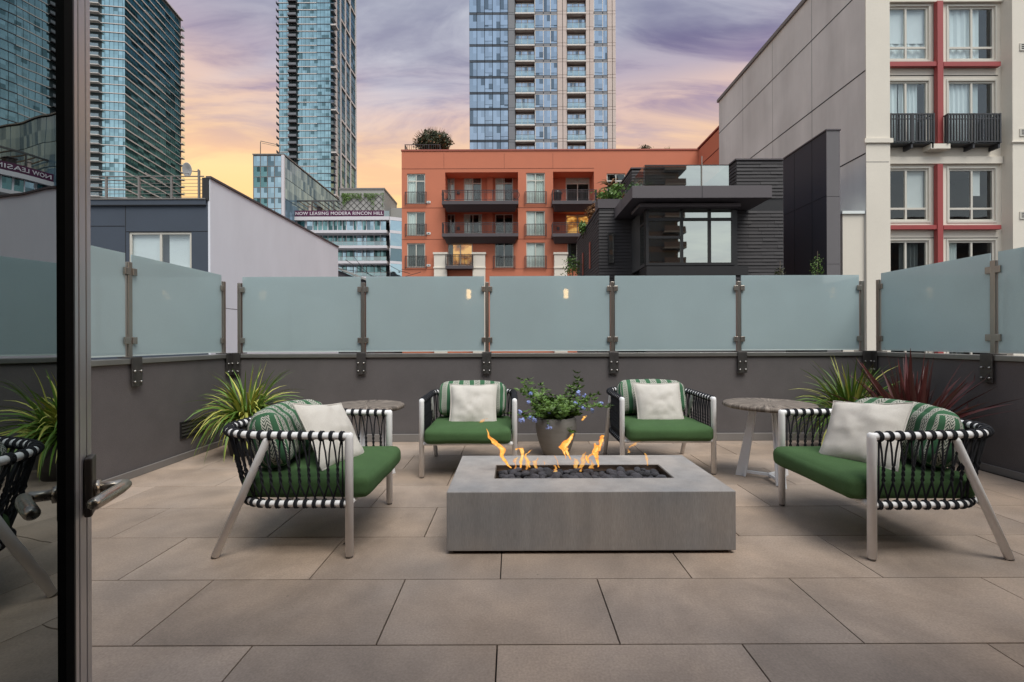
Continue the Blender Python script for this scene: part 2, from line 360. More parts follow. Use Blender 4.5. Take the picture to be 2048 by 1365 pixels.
class MB:
    """collects shapes (world coordinates) and links them as ONE mesh object"""
    def __init__(s): s.v = []; s.f = []; s.mi = []; s.uv = []; s.sm = []
    def add(s, vs, fs, mi=0, sm=False, uv=None):
        b = len(s.v); s.v += [tuple(p) for p in vs]; s.f += [tuple(b+i for i in f) for f in fs]
        s.mi += [mi]*len(fs); s.sm += [sm]*len(fs)
        s.uv += (uv if uv else [(0, 0)]*len(vs)); return s
    def box(s, x0, x1, y0, y1, z0, z1, mi=0, mat=None):
        vs = [(x0, y0, z0), (x1, y0, z0), (x1, y1, z0), (x0, y1, z0), (x0, y0, z1), (x1, y0, z1), (x1, y1, z1), (x0, y1, z1)]
        if mat: vs = [mat @ Vector(p) for p in vs]
        return s.add(vs, [(0, 3, 2, 1), (4, 5, 6, 7), (0, 1, 5, 4), (1, 2, 6, 5), (2, 3, 7, 6), (3, 0, 4, 7)], mi)
    def quad(s, a, b, c, d, mi=0): return s.add([a, b, c, d], [(0, 1, 2, 3)], mi)
    def prism(s, pts, y0, y1, mi=0, axis='y'):
        """pts: outline in (x,z) for axis y, (x,y) for axis z, (y,z) for axis x"""
        def P(p, d): return {'y': (p[0], d, p[1]), 'z': (p[0], p[1], d), 'x': (d, p[0], p[1])}[axis]
        n = len(pts); vs = [P(p, y0) for p in pts]+[P(p, y1) for p in pts]
        fs = [tuple(range(n)), tuple(range(2*n-1, n-1, -1))]+[(i, i+n, (i+1) % n+n, (i+1) % n) for i in range(n)]
        return s.add(vs, fs, mi)
    def tube(s, pts, r, n=8, mi=0, cap=True, closed=False):
        pts = [Vector(p) for p in pts]; k = len(pts); rr = r if isinstance(r, (list, tuple)) else [r]*k
        vs = []; up = None
        for i, p in enumerate(pts):
            if closed: d = pts[(i+1) % k]-pts[i-1]
            else: d = (pts[min(i+1, k-1)]-pts[max(i-1, 0)])
            d.normalize()
            if up is None:
                up = Vector((0, 0, 1)) if abs(d.z) < .9 else Vector((1, 0, 0))
            u = (up-d*up.dot(d)).normalized(); up = u; w2 = d.cross(u)
            for j in range(n):
                a = 2*math.pi*j/n; vs.append(p+(u*math.cos(a)+w2*math.sin(a))*rr[i])
        fs = [(i*n+j, i*n+(j+1) % n, (i+1)*n+(j+1) % n, (i+1)*n+j) for i in range(k-1) for j in range(n)]
        if closed: fs += [((k-1)*n+j, (k-1)*n+(j+1) % n, (j+1) % n, j) for j in range(n)]
        elif cap: fs += [tuple(range(n-1, -1, -1)), tuple((k-1)*n+j for j in range(n))]
        return s.add(vs, fs, mi, True)
    def lathe(s, prof, c=(0, 0, 0), n=28, mi=0, wob=0):
        vs = []
        for i, (r, z) in enumerate(prof):
            for j in range(n):
                a = 2*math.pi*j/n; q = r*(1+wob*math.sin(3*a+i*.3))
                vs.append((c[0]+q*math.cos(a), c[1]+q*math.sin(a), c[2]+z))
        fs = [(i*n+j, i*n+(j+1) % n, (i+1)*n+(j+1) % n, (i+1)*n+j) for i in range(len(prof)-1) for j in range(n)]
        fs += [tuple(range(n-1, -1, -1)), tuple((len(prof)-1)*n+j for j in range(n))]
        return s.add(vs, fs, mi, True)
    def mesh(s, name, mats, off=Vector((0, 0, 0))):
        me = bpy.data.meshes.new(name)
        me.from_pydata([(x-off[0], y-off[1], z-off[2]) for x, y, z in s.v], [], s.f)
        for m in (mats if isinstance(mats, (list, tuple)) else [mats]): me.materials.append(M[m] if isinstance(m, str) else m)
        me.polygons.foreach_set('material_index', s.mi); me.polygons.foreach_set('use_smooth', s.sm)
        ul = me.uv_layers.new(name='UVMap').data
        for lp in me.loops: ul[lp.index].uv = s.uv[lp.vertex_index]
        me.update(); return me
    def build(s, name, mats, parent=None, at=None, smooth_angle=None, bevel=0):
        if at is None:
            at = WP[parent.name] if parent else Vector((sum(v[0] for v in s.v)/len(s.v), sum(v[1] for v in s.v)/len(s.v), min(v[2] for v in s.v)))
        at = Vector(at); me = s.mesh(name, mats, at)
        o = bpy.data.objects.new(name, me); link(o, parent, at)
        if bevel:
            b = o.modifiers.new('bevel', 'BEVEL'); b.width = bevel; b.segments = 2; b.limit_method = 'ANGLE'
        return o

_cache = {}
def piece(name, x0, x1, y0, y1, z0, z1, mat, parent=None, bevel=0.0, label=None):
    """a box-shaped piece; alike pieces share one mesh"""
    dx, dy, dz = abs(x1-x0), abs(y1-y0), abs(z1-z0)
    key = (name, round(dx, 3), round(dy, 3), round(dz, 3), mat if isinstance(mat, str) else mat.name, bevel)
    if key not in _cache:
        m = MB()
        if bevel:
            b = bevel; X, Y, Z = dx/2, dy/2, dz/2
            vs = [(sxx*(X-b), syy*(Y-b), -Z) for sxx, syy in ((-1, -1), (1, -1), (1, 1), (-1, 1))]
            ring = lambda z, e: [(sxx*(X-e), syy*(Y-e), z) for sxx, syy in ((-1, -1), (1, -1), (1, 1), (-1, 1))]
            vs = ring(-Z, 0)+ring(Z-b, 0)+ring(Z, b)
            fs = [(3, 2, 1, 0), (8, 9, 10, 11)]
            for k in (0, 4): fs += [(k+i, k+(i+1) % 4, k+4+(i+1) % 4, k+4+i) for i in range(4)]
            m.add(vs, fs)
        else: m.box(-dx/2, dx/2, -dy/2, dy/2, -dz/2, dz/2)
        _cache[key] = m.mesh(name, mat)
    o = bpy.data.objects.new(name, _cache[key])
    link(o, parent, ((x0+x1)/2, (y0+y1)/2, (z0+z1)/2))
    if label: o['label'] = label
    return o

def pt(px, py, Y):
    """world X and Z of the photograph's point (px, py) taken to stand Y metres ahead"""
    u, v = px-1024, 683-py
    return ((u*math.cos(ROLL)+v*math.sin(ROLL))*Y/F, H+(-u*math.sin(ROLL)+v*math.cos(ROLL))*Y/F)
def R(x0, y0, x1, y1, Y):
    a = pt(x0, (y0+y1)/2, Y)[0]; b = pt(x1, (y0+y1)/2, Y)[0]
    t = pt((x0+x1)/2, y0, Y)[1]; c = pt((x0+x1)/2, y1, Y)[1]
    return a, b, c, t                                   # X0, X1, Z0, Z1

def wall_holes(mb, x0, x1, z0, z1, Y, depth, holes, mi=0, axis='y'):
    """front sheet with openings and their reveals"""
    xs = sorted({x0, x1, *[h[0] for h in holes], *[h[1] for h in holes]}); xs = [x for x in xs if x0 <= x <= x1]
    zs = sorted({z0, z1, *[h[2] for h in holes], *[h[3] for h in holes]}); zs = [z for z in zs if z0 <= z <= z1]
    for a, b in zip(xs, xs[1:]):
        for c, d in zip(zs, zs[1:]):
            mx, mz = (a+b)/2, (c+d)/2
            if any(h[0] < mx < h[1] and h[2] < mz < h[3] for h in holes): continue
            mb.quad((a, Y, c), (b, Y, c), (b, Y, d), (a, Y, d), mi)
    for a, b, c, d in holes:
        Z = Y+depth
        mb.quad((a, Y, c), (a, Y, d), (a, Z, d), (a, Z, c), mi); mb.quad((b, Y, d), (b, Y, c), (b, Z, c), (b, Z, d), mi)
        mb.quad((a, Y, d), (b, Y, d), (b, Z, d), (a, Z, d), mi); mb.quad((b, Y, c), (a, Y, c), (a, Z, c), (b, Z, c), mi)

def window(parent, x0, x1, z0, z1, Y, vs=(), hs=(), fw=.05, fm='white_frame', gm='g_white', cells=None, inside=(), depth=1.2,
           room='dark_in', name='window', fd=.06):
    """frame at Y, panes 3 cm behind its face, a shallow room behind; inside: (u0,u1,v0,v1,mat) drapes"""
    m = MB(); w_, h_ = x1-x0, z1-z0
    m.box(x0, x0+fw, Y, Y+fd, z0, z1); m.box(x1-fw, x1, Y, Y+fd, z0, z1)
    m.box(x0+fw, x1-fw, Y, Y+fd, z0, z0+fw); m.box(x0+fw, x1-fw, Y, Y+fd, z1-fw, z1)
    vx = [x0+v*w_ for v in vs]; hz = [z0+h*h_ for h in hs]
    for x in vx: m.box(x-fw/2, x+fw/2, Y+.004, Y+fd-.004, z0+fw, z1-fw)
    for z in hz: m.box(x0+fw, x1-fw, Y+.008, Y+fd-.008, z-fw/2, z+fw/2)
    f = m.build(name, fm, parent)
    ex = [x0]+vx+[x1]; ez = [z0]+hz+[z1]
    for a, b in zip(ex, ex[1:]):
        for c, d in zip(ez, ez[1:]):
            piece('pane', a+fw/2, b-fw/2, Y+fd*.45, Y+fd*.6, c+fw/2, d-fw/2, gm, f)
    for k, (a, b, c, d, mt) in enumerate(inside):
        c_ = MB(); n = 14; xa, xb, za, zb = x0+a*w_, x0+b*w_, z0+c*h_, z0+d*h_
        yy = Y+fd+.05+.03*k
        amp = 0 if mt == 'blind' else .03
        vv = []
        for i in range(n+1):
            x = xa+(xb-xa)*i/n; y = yy+amp*math.sin(i*2.1)
            vv += [(x, y, za), (x, y, zb)]
        c_.add(vv, [(2*i, 2*i+2, 2*i+3, 2*i+1) for i in range(n)])
        c_.build('blind' if mt == 'blind' else 'curtain', mt, f)
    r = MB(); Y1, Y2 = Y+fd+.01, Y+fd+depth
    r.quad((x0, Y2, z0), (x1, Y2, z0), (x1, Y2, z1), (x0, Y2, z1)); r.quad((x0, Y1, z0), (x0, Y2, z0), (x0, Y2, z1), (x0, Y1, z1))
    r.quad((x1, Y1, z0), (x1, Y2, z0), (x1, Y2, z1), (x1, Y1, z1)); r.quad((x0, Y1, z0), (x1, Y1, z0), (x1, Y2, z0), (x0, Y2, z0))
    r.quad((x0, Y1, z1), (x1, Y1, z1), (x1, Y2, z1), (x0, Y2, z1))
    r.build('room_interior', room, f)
    return f

def railing(parent, x0, x1, y0, y1, z0, z1, bar=.014, gap=.12, mat='bronze', posts=None, sides=True, mid=True):
    """balcony railing: front run at y0 from x0 to x1, side runs back to y1"""
    m = MB(); h = .05
    f = MB(); f.box(x0, x1, y0-.025, y0+.025, z1-h, z1); f.box(x0, x1, y0-.02, y0+.02, z0, z0+h*.8)
    if mid: f.box(x0, x1, y0-.018, y0+.018, z1-.22, z1-.19)
    for x in (posts or [x0, x1]): f.box(x-.028, x+.028, y0-.03, y0+.03, z0-.05, z1+.004)
    if sides:
        for x in (x0, x1):
            f.box(x-.02, x+.02, y0+.03, y1, z1-h, z1-.002); f.box(x-.02, x+.02, y0+.03, y1, z0, z0+h*.8)
    r = f.build('railing', mat, parent)
    n = max(1, int((x1-x0)/gap))
    for i in range(1, n):
        x = x0+(x1-x0)*i/n; m.box(x-bar, x+bar, y0-bar, y0+bar, z0+h*.8, z1-h)
    if sides:
        k = max(1, int((y1-y0)/gap))
        for s_ in (x0, x1):
            for i in range(1, k):
                y = y0+(y1-y0)*i/k; m.box(s_-bar, s_+bar, y-bar, y+bar, z0+h*.8, z1-h)
    b = m.build('baluster', mat, r); b['kind'] = 'stuff'
    return r

# ================================================================== TERRACE
XL, XR, YB, ZW = -3.23, 4.15, 5.18, .965       # inner faces of the parapets and their height
XLo, XRo, YBo = XL-.16, XR+.16, YB+.16
Y0 = .34
floor = MB(); floor.box(XLo, XRo, -4.2, YBo, -.35, -.022)
floor = floor.build('terrace_floor', 'under', None, at=(0, 0, 0)); tag(floor, 'large sand grey porcelain pavers laid in staggered rows', kind='structure')
pitch, rowp, g = .9265, .471, .0055
ys = [1.705-rowp*3+rowp*k for k in range(0, 13)]
for r in range(len(ys)-1):
    ya, yb = ys[r]+g/2, ys[r+1]-g/2
    yb = min(yb, YB-.02)
    if yb <= .36: continue
    ya = max(ya, .345)
    if yb-ya < .03: continue
    x = (-.06 if r % 2 == 0 else -.52)-pitch*5
    while x < XR:
        a, b = max(x+g/2, XL+.01), min(x+pitch-g/2, XR-.01)
        if b-a > .03:
            o = piece('paving_slab', a, b, ya, yb, -.02, 0.0, 'paver', floor, bevel=.0012)
            o.rotation_euler = (random.gauss(0, .0007), random.gauss(0, .0004), 0)
        x += pitch

def parapet(name_label, build):
    t = thing('parapet_wall', name_label, 'wall', build[0]); 
    m = MB(); m.box(*build[1]); m.build('wall_body', 'stucco', t)
    m = MB(); m.box(*build[2]); m.build('coping', 'cap', t, bevel=.003)
    for q in build[3:]:
        m = MB(); m.box(*q); m.build('skirting', 'skirt', t, bevel=.002)
    return t
pb = parapet('grey stucco parapet running behind the two facing armchairs', [((XL+XR)/2, YB, 0), (XLo, XRo, YB, YBo, -.5, ZW), (XLo-.01, XRo+.01, YB-.02, YBo+.02, ZW+.002, ZW+.045), (XL+.001, XR-.001, YB-.035, YB-.001, .001, .085)])
pl_ = parapet('grey stucco parapet with a low vent along the left side of the terrace', [(XL, 2.7, 0), (XLo, XL, Y0, YB-.002, -.5, ZW), (XLo-.01, XL+.02, Y0, YB-.022, ZW+.002, ZW+.045), (XL+.001, XL+.02, Y0, YB-.04, .001, .062)])
pr_ = parapet('grey stucco parapet along the right side behind the red leaved plant', [(XR, 2.7, 0), (XR, XRo, Y0, YB-.002, -.5, ZW), (XR-.02, XRo+.01, Y0, YB-.022, ZW+.002, ZW+.045), (XR-.02, XR-.001, Y0, YB-.04, .001, .062)])
# vent louvre in the left parapet
vf = MB(); vy0, vy1, vz0, vz1 = 4.38, 4.72, .22, .36
vf.box(XL+.001, XL+.012, vy0-.012, vy1+.012, vz1, vz1+.012); vf.box(XL+.001, XL+.012, vy0-.012, vy1+.012, vz0-.012, vz0)
vf.box(XL+.001, XL+.012, vy0-.012, vy0, vz0, vz1); vf.box(XL+.001, XL+.012, vy1, vy1+.012, vz0, vz1)
vf.box(XL+.0005, XL+.003, vy0, vy1, vz0, vz1)
vo = vf.build('vent', 'black_frame', pl_)
for k in range(4):
    b = MB(); z = vz0+.012+k*.033
    b.add([(XL+.004, vy0, z+.022), (XL+.004, vy1, z+.022), (XL+.013, vy1, z), (XL+.013, vy0, z)], [(0, 1, 2, 3)]); b.build('louvre', 'plate', vo)

# ---- balustrade posts with saddle brackets
ZT, ZB = 1.905, 1.045
posts = []
BAL = {'b': thing('glass_balustrade', 'frosted glass balustrade on steel posts along the back parapet', 'balustrade', (.45, YB+.06, ZW+.05)),
       'l': thing('glass_balustrade', 'frosted glass balustrade along the left side, partly behind the open door', 'balustrade', (XL-.045, 3, ZW+.05)),
       'r': thing('glass_balustrade', 'frosted glass balustrade along the right side above the red leaved plant', 'balustrade', (XR+.045, 3, ZW+.05))}
def post(x, y, side, label):
    """side 'b','l','r': which parapet carries it"""
    zt = 1.835
    m = MB(); m.box(x-.021, x+.021, y-.021, y+.021, ZW+.05, zt); t = m.build('balustrade_post', 'steel', BAL[side], bevel=.003)
    hw = .052
    if side == 'b':
        pk = [(x-hw, x+hw, YB-.034, YB-.022, ZW-.19, ZW+.05), (x-hw, x+hw, YB-.034, y+.05, ZW+.05, ZW+.06)]
        pl = (x-hw+.004, x+hw-.004, YB-.036, YB-.034, ZW-.075, ZW-.072)
    else:
        xi = XL if side == 'l' else XR; s_ = 1 if side == 'l' else -1
        a, b = sorted((xi+s_*.022, xi+s_*.034)); c, d = sorted((xi+s_*.034, x-s_*.05))
        pk = [(a, b, y-hw, y+hw, ZW-.19, ZW+.05), (c, d, y-hw, y+hw, ZW+.05, ZW+.06)]
    m = MB(); [m.box(*q) for q in pk]; br = m.build('bracket', 'plate', t, bevel=.002)
    for dz in (-.06, -.15):
        for du in (-.032, .032):
            b = MB(); z = ZW+dz
            if side == 'b': b.tube([(x+du, YB-.034, z), (x+du, YB-.046, z)], .0085, 8)
            else: b.tube([(xi+s_*.034, y+du, z), (xi+s_*.046, y+du, z)], .0085, 8)
            b.build('bolt', 'bolt', t)
    for z in (1.755, 1.165):
        for du in (-1, 1):
            if (side == 'b' and ((du == -1 and x < -3) or (du == 1 and x > 3.9))) or (side != 'b' and du == 1 and y > 5): continue
            m = MB()
            if side == 'b':
                a, b = sorted((x+du*.015, x+du*.062)); m.box(a, b, y-.03, y-.012, z-.03, z+.03); m.box(a, b, y+.006, y+.022, z-.03, z+.03)
            else:
                a, b = sorted((y+du*.015, y+du*.062)); yc = x
                m.box(yc-.022, yc-.006, a, b, z-.03, z+.03); m.box(yc+.012, yc+.03, a, b, z-.03, z+.03)
            m.build('clamp', 'steel', t, bevel=.003)
            m = MB()
    posts.append(t)
PB = [-3.165, -1.727, -.29, 1.167, 2.637, 4.07]; yp = YB+.06
lab = ['first post of the back run, in the left corner', 'second post of the back run, above the left wooden table', 'third post of the back run, above the left facing armchair',
       'fourth post of the back run, right of the blue flowers', 'fifth post of the back run, above the right wooden table', 'last post of the back run, in the right corner']
for x, l_ in zip(PB, lab): post(x, yp, 'b', 'steel balustrade post, '+l_)
xlp, xrp = XL-.045, XR+.045
PLY = [5.10, 3.84, 2.56, 1.28]; PRY = [5.14, 3.91, 2.63, 1.35]
ll = ['in the corner by the striped leaved grass plant', 'halfway along, nearest the glass door', 'seen mirrored in the glass door', 'beside the camera end of the wall']
rl = ['in the corner by the green grass plant', 'above the red leaved plant', 'just outside the picture', 'beside the camera end of the wall']
for y, l_ in zip(PLY, ll): post(xlp, y, 'l', 'steel post on the left parapet, '+l_)
for y, l_ in zip(PRY, rl): post(xrp, y, 'r', 'steel post on the right parapet, '+l_)

def gpanel(x0, x1, y0, y1, label):
    side = 'b' if x1-x0 > y1-y0 else ('l' if x0 < 0 else 'r')
    m = MB(); m.box(x0, x1, y0, y1, ZB, ZT); t = m.build('frosted_pane', 'frost', BAL[side])
    m = MB(); e = .003                                    # polished clear border strips
    if x1-x0 > y1-y0:
        m.box(x0, x1, y0, y1, ZB-.014, ZB-.0005); m.build('polished_edge', 'edge', t)
    else:
        m.box(x0, x1, y0, y1, ZB-.014, ZB-.0005); m.build('polished_edge', 'edge', t)
gl = ['first back panel from the left corner', 'second back panel, under the orange building', 'middle back panel, mirroring one lamp', 'fourth back panel, below the dark shingled house', 'last back panel before the right corner']
for i in range(5): gpanel(PB[i]+.032, PB[i+1]-.032, yp-.006, yp+.006, 'frosted teal glass, '+gl[i])
for i in range(3): gpanel(xlp-.006, xlp+.006, PLY[i+1]+.034, PLY[i]-.034, ['frosted glass of the left side beside the corner', 'frosted glass of the left side cut by the door edge', 'frosted glass of the left side nearest the door'][i])
for i in range(3): gpanel(xrp-.006, xrp+.006, PRY[i+1]+.034, PRY[i]-.034, ['frosted glass of the right side above the green plant', 'frosted glass at the right edge of the picture', 'frosted glass of the right side nearest the house'][i])

# ---- the house the photograph is taken from (seen only mirrored)
hs = thing('own_house', 'dark stucco house wall with an open doorway that the terrace belongs to', 'building', (0, Y0, 0))
m = MB(); wall_holes(m, -6.0, 7.0, 0, 3.2, Y0, -.2, [(-.56, 1.25, 0, 2.1)])
m.build('wall', 'stucco', hs)
m = MB(); m.box(-6.0, 7.0, -5, Y0+.15, 3.202, 3.4); m.build('roof_slab', 'fascia', hs)
m = MB()
m.quad((-3, .13, 0), (-3, -4.2, 0), (-3, -4.2, 2.7), (-3, .13, 2.7)); m.quad((3.2, .13, 0), (3.2, -4.2, 0), (3.2, -4.2, 2.7), (3.2, .13, 2.7))
m.quad((-3, -4.2, 0), (3.2, -4.2, 0), (3.2, -4.2, 2.7), (-3, -4.2, 2.7)); m.quad((-3, .13, 2.7), (3.2, .13, 2.7), (3.2, -4.2, 2.7), (-3, -4.2, 2.7))
m.build('room_wall', pm('room_paint', (.45, .42, .38), .9), hs)
m = MB(); m.box(-3, 3.2, -4.2, .33, -.02, -.004); m.build('room_floor', pm('oak_floor', (.18, .12, .08), .5, stretch=(6, 1, 1)), hs)
for x, l_ in ((-.965, 'lit wall lantern left of the doorway'), (1.21, 'lit wall lantern right of the doorway')):
    t = thing('wall_lantern', l_+', mirrored in the frosted glass', 'lamp', (x, Y0+.06, 2.2))
    m = MB(); m.box(x-.05, x+.05, Y0+.001, Y0+.03, 2.08, 2.34); m.build('back_plate', 'bronze', t)
    m = MB(); m.box(x-.045, x+.045, Y0+.032, Y0+.11, 2.1, 2.3); m.build('lamp_shade', 'lampglow', t)
    m = MB(); m.box(x-.055, x+.055, Y0+.03, Y0+.12, 2.302, 2.325); m.build('lantern_cap', 'bronze', t)

# ---- the open glass door, at the left edge
PHI = math.radians(35.5); dd = .22
dr = thing('glass_door', 'open glass door with grey aluminium stile mirroring the terrace', 'door', (-dd*math.cos(PHI), -dd*math.sin(PHI), 0), rz=math.radians(90)+PHI)
WP[dr.name] = Vector((0, 0, 0))
T0, T1, T2 = .62, 1.262, 1.445
m = MB(); m.box(T0+.06, T1+.01, -.0135, -.006, .12, 1.95); m.build('glazing', 'door_glass', dr)
m = MB(); m.box(T1, T1+.014, -.026, .026, .10, 1.96); m.build('gasket', 'door_black', dr)
m = MB()
for a, b, y in ((T1+.0145, T1+.05, -.0255), (T1+.05, T1+.058, -.021), (T1+.058, T1+.125, -.0265), (T1+.125, T1+.133, -.022), (T1+.133, T2, -.0275)):
    m.box(a, b, y, .026, 0.02, 2.05)
m.build('lock_stile', 'door_alu', dr, bevel=.0015)
m = MB(); m.box(T0, T0+.06, -.026, .026, .02, 2.05); m.build('hinge_stile', 'door_alu', dr)
for z0, z1 in ((.02, .12), (1.95, 2.05)):
    m = MB(); m.box(T0+.06, T1, -.026, .026, z0, z1); m.build('rail', 'door_alu', dr)
hd = MB(); hd.box(1.345, 1.40, -.042, -.028, .765, .895); hd = hd.build('handle_plate', 'handle_dark', dr, bevel=.004)
m = MB(); zc = .82
m.tube([(1.374, -.041, zc), (1.376, -.075, zc), (1.380, -.088, zc), (1.372, -.0945, zc), (1.34, -.088, zc), (1.27, -.066, zc), (1.245, -.058, zc), (1.236, -.055, zc)], [.012, .0115, .0125, .0125, .013, .0135, .013, .008], 14)
m.build('lever', 'handle', hd)
m = MB(); m.tube([(1.374, -.041, zc), (1.374, -.052, zc)], .019, 16); m.build('rose', 'handle', hd)
bk = MB(); bk.box(1.345, 1.40, .028, .04, .765, .895); bk.build('handle_plate', 'handle_dark', dr)

# ================================================================== ARMCHAIRS
def upath(hw, yb, r, z, n_c=8, y0=0.0):
    pts = [(-hw, y0, z)]
    k = 6
    for i in range(1, k): pts.append((-hw, y0+(yb-r-y0)*i/k, z))
    for i in range(n_c+1):
        a = math.pi-math.pi/2*i/n_c; pts.append((-hw+r+r*math.cos(a), yb-r+r*math.sin(a), z))
    m_ = 6
    for i in range(1, m_): pts.append((-hw+r+(2*hw-2*r)*i/m_, yb, z))
    for i in range(n_c+1):
        a = math.pi/2-math.pi/2*i/n_c; pts.append((hw-r+r*math.cos(a), yb-r+r*math.sin(a), z))
    for i in range(1, k+1): pts.append((hw, yb-r-(yb-r-y0)*i/k, z))
    return [Vector(p) for p in pts]
def along(path, u):
    L = [0]
    for a, b in zip(path, path[1:]): L.append(L[-1]+(b-a).length)
    s = u*L[-1]
    for i in range(len(path)-1):
        if s <= L[i+1] or i == len(path)-2:
            t = (s-L[i])/(L[i+1]-L[i]); p = path[i].lerp(path[i+1], t); return p, (path[i+1]-path[i]).normalized()

def cushion_mesh(name, w, d, h, mat, rad=.05, crown=.02, n=16, wr=.0, seed=0, bend=0.0, slump=0.0, uvm='top'):
    """soft rounded block, centre of its base at the origin"""
    m = MB(); grid = {}
    def P(a, b, c):
        p = Vector((a*w/2, b*d/2, c*h/2))
        q = Vector((max(-w/2+rad, min(w/2-rad, p.x)), max(-d/2+rad, min(d/2-rad, p.y)), max(-h/2+rad, min(h/2-rad, p.z))))
        o = p-q
        if o.length > 1e-6: p = q+o.normalized()*rad if o.length > rad*.0 else p
        f = (1-a*a)*(1-b*b)
        p.z += crown*f*(1 if c > 0 else .35)*(1 if abs(c) > .3 else 0)
        p.y += .5*crown*(1-a*a)*(1-c*c)*(-1 if b < 0 else 1)*(1 if abs(b) > .95 else 0)
        if wr:
            nn = noise.noise_vector(p*5+Vector((seed, 0, 0)))*wr+noise.noise_vector(p*16+Vector((0, seed, 0)))*wr*.35
            p += nn
        p.y += bend*(a*a)
        return p
    vs, fs, uv = [], [], []
    def face(fn, uvf):
        b0 = len(vs)
        for i in range(n+1):
            for j in range(n+1):
                s, t = -1+2*i/n, -1+2*j/n
                s = math.sin(s*math.pi/2)*.35+s*.65; t = math.sin(t*math.pi/2)*.35+t*.65
                a = fn(s, t); vs.append(P(*a)); uv.append(uvf(a))
        for i in range(n):
            for j in range(n):
                k = b0+i*(n+1)+j; fs.append((k, k+n+1, k+n+2, k+1))
    U = lambda a: ((a[0]+1)*w/2+.01, (a[2]+1)*h/2)
    V = lambda a: ((a[0]+1)*w/2+.01, h+(a[1]+1)*d/2)
    S = lambda a: ((a[1]+1)*d/2-.02, (a[2]+1)*h/2)
    face(lambda s, t: (s, t, 1), V); face(lambda s, t: (t, s, -1), V)
    face(lambda s, t: (s, -1, t), U); face(lambda s, t: (t, 1, s), U)
    face(lambda s, t: (1, s, t), S); face(lambda s, t: (-1, t, s), S)
    m.add(vs, fs, 0, True, uv)
    me = m.mesh(name, mat, Vector((0, 0, -h/2)))
    return me
def pillow_mesh(name, s, th, mat, n=22, seed=1):
    """square knife-edge pillow standing in the xz plane, centre at the origin; wrinkles run in from the corners"""
    m = MB()
    for side in (-1, 1):
        vs, fs = [], []
        for i in range(n+1):
            for j in range(n+1):
                a, b = -1+2*i/n, -1+2*j/n
                k = 1-.075*(1-b*b)*abs(a)**2; k2 = 1-.075*(1-a*a)*abs(b)**2
                x, z = a*k*s/2, b*k2*s/2
                prof = max(0, (1-a**2))**.55*max(0, (1-b**2))**.55
                y = side*th/2*prof
                e = prof**.5
                q = Vector((x*9+seed, z*9, side*3))
                y += side*e*(.018*noise.noise(q)+.010*noise.noise(q*2.3))
                rr = abs(abs(a)-abs(b)); cr = max(0, 1-rr*5)*(a*a+b*b > .7)
                y += side*.004*math.sin((a-b)*30)*cr*e
                z += .006*noise.noise(Vector((x*6, seed, z*6)))
                vs.append((x, y, z))
        for i in range(n):
            for j in range(n):
                k = i*(n+1)+j; f = (k, k+n+1, k+n+2, k+1); fs.append(f if side < 0 else f[::-1])
        m.add(vs, fs, 0, True)
    return m.mesh(name, mat)
def seam_mesh(name, s, mat):
    m = MB(); pts = []
    n = 14
    def E(a, b):
        k = 1-.075*(1-b*b)*abs(a)**2; k2 = 1-.075*(1-a*a)*abs(b)**2
        return (a*k*s/2*1.012, 0, b*k2*s/2*1.012)
    for i in range(n): pts.append(E(-1+2*i/n, -1))
    for i in range(n): pts.append(E(1, -1+2*i/n))
    for i in range(n): pts.append(E(1-2*i/n, 1))
    for i in range(n): pts.append(E(-1, 1-2*i/n))
    m.tube(pts, .0045, 6, closed=True); return m.mesh(name, mat)

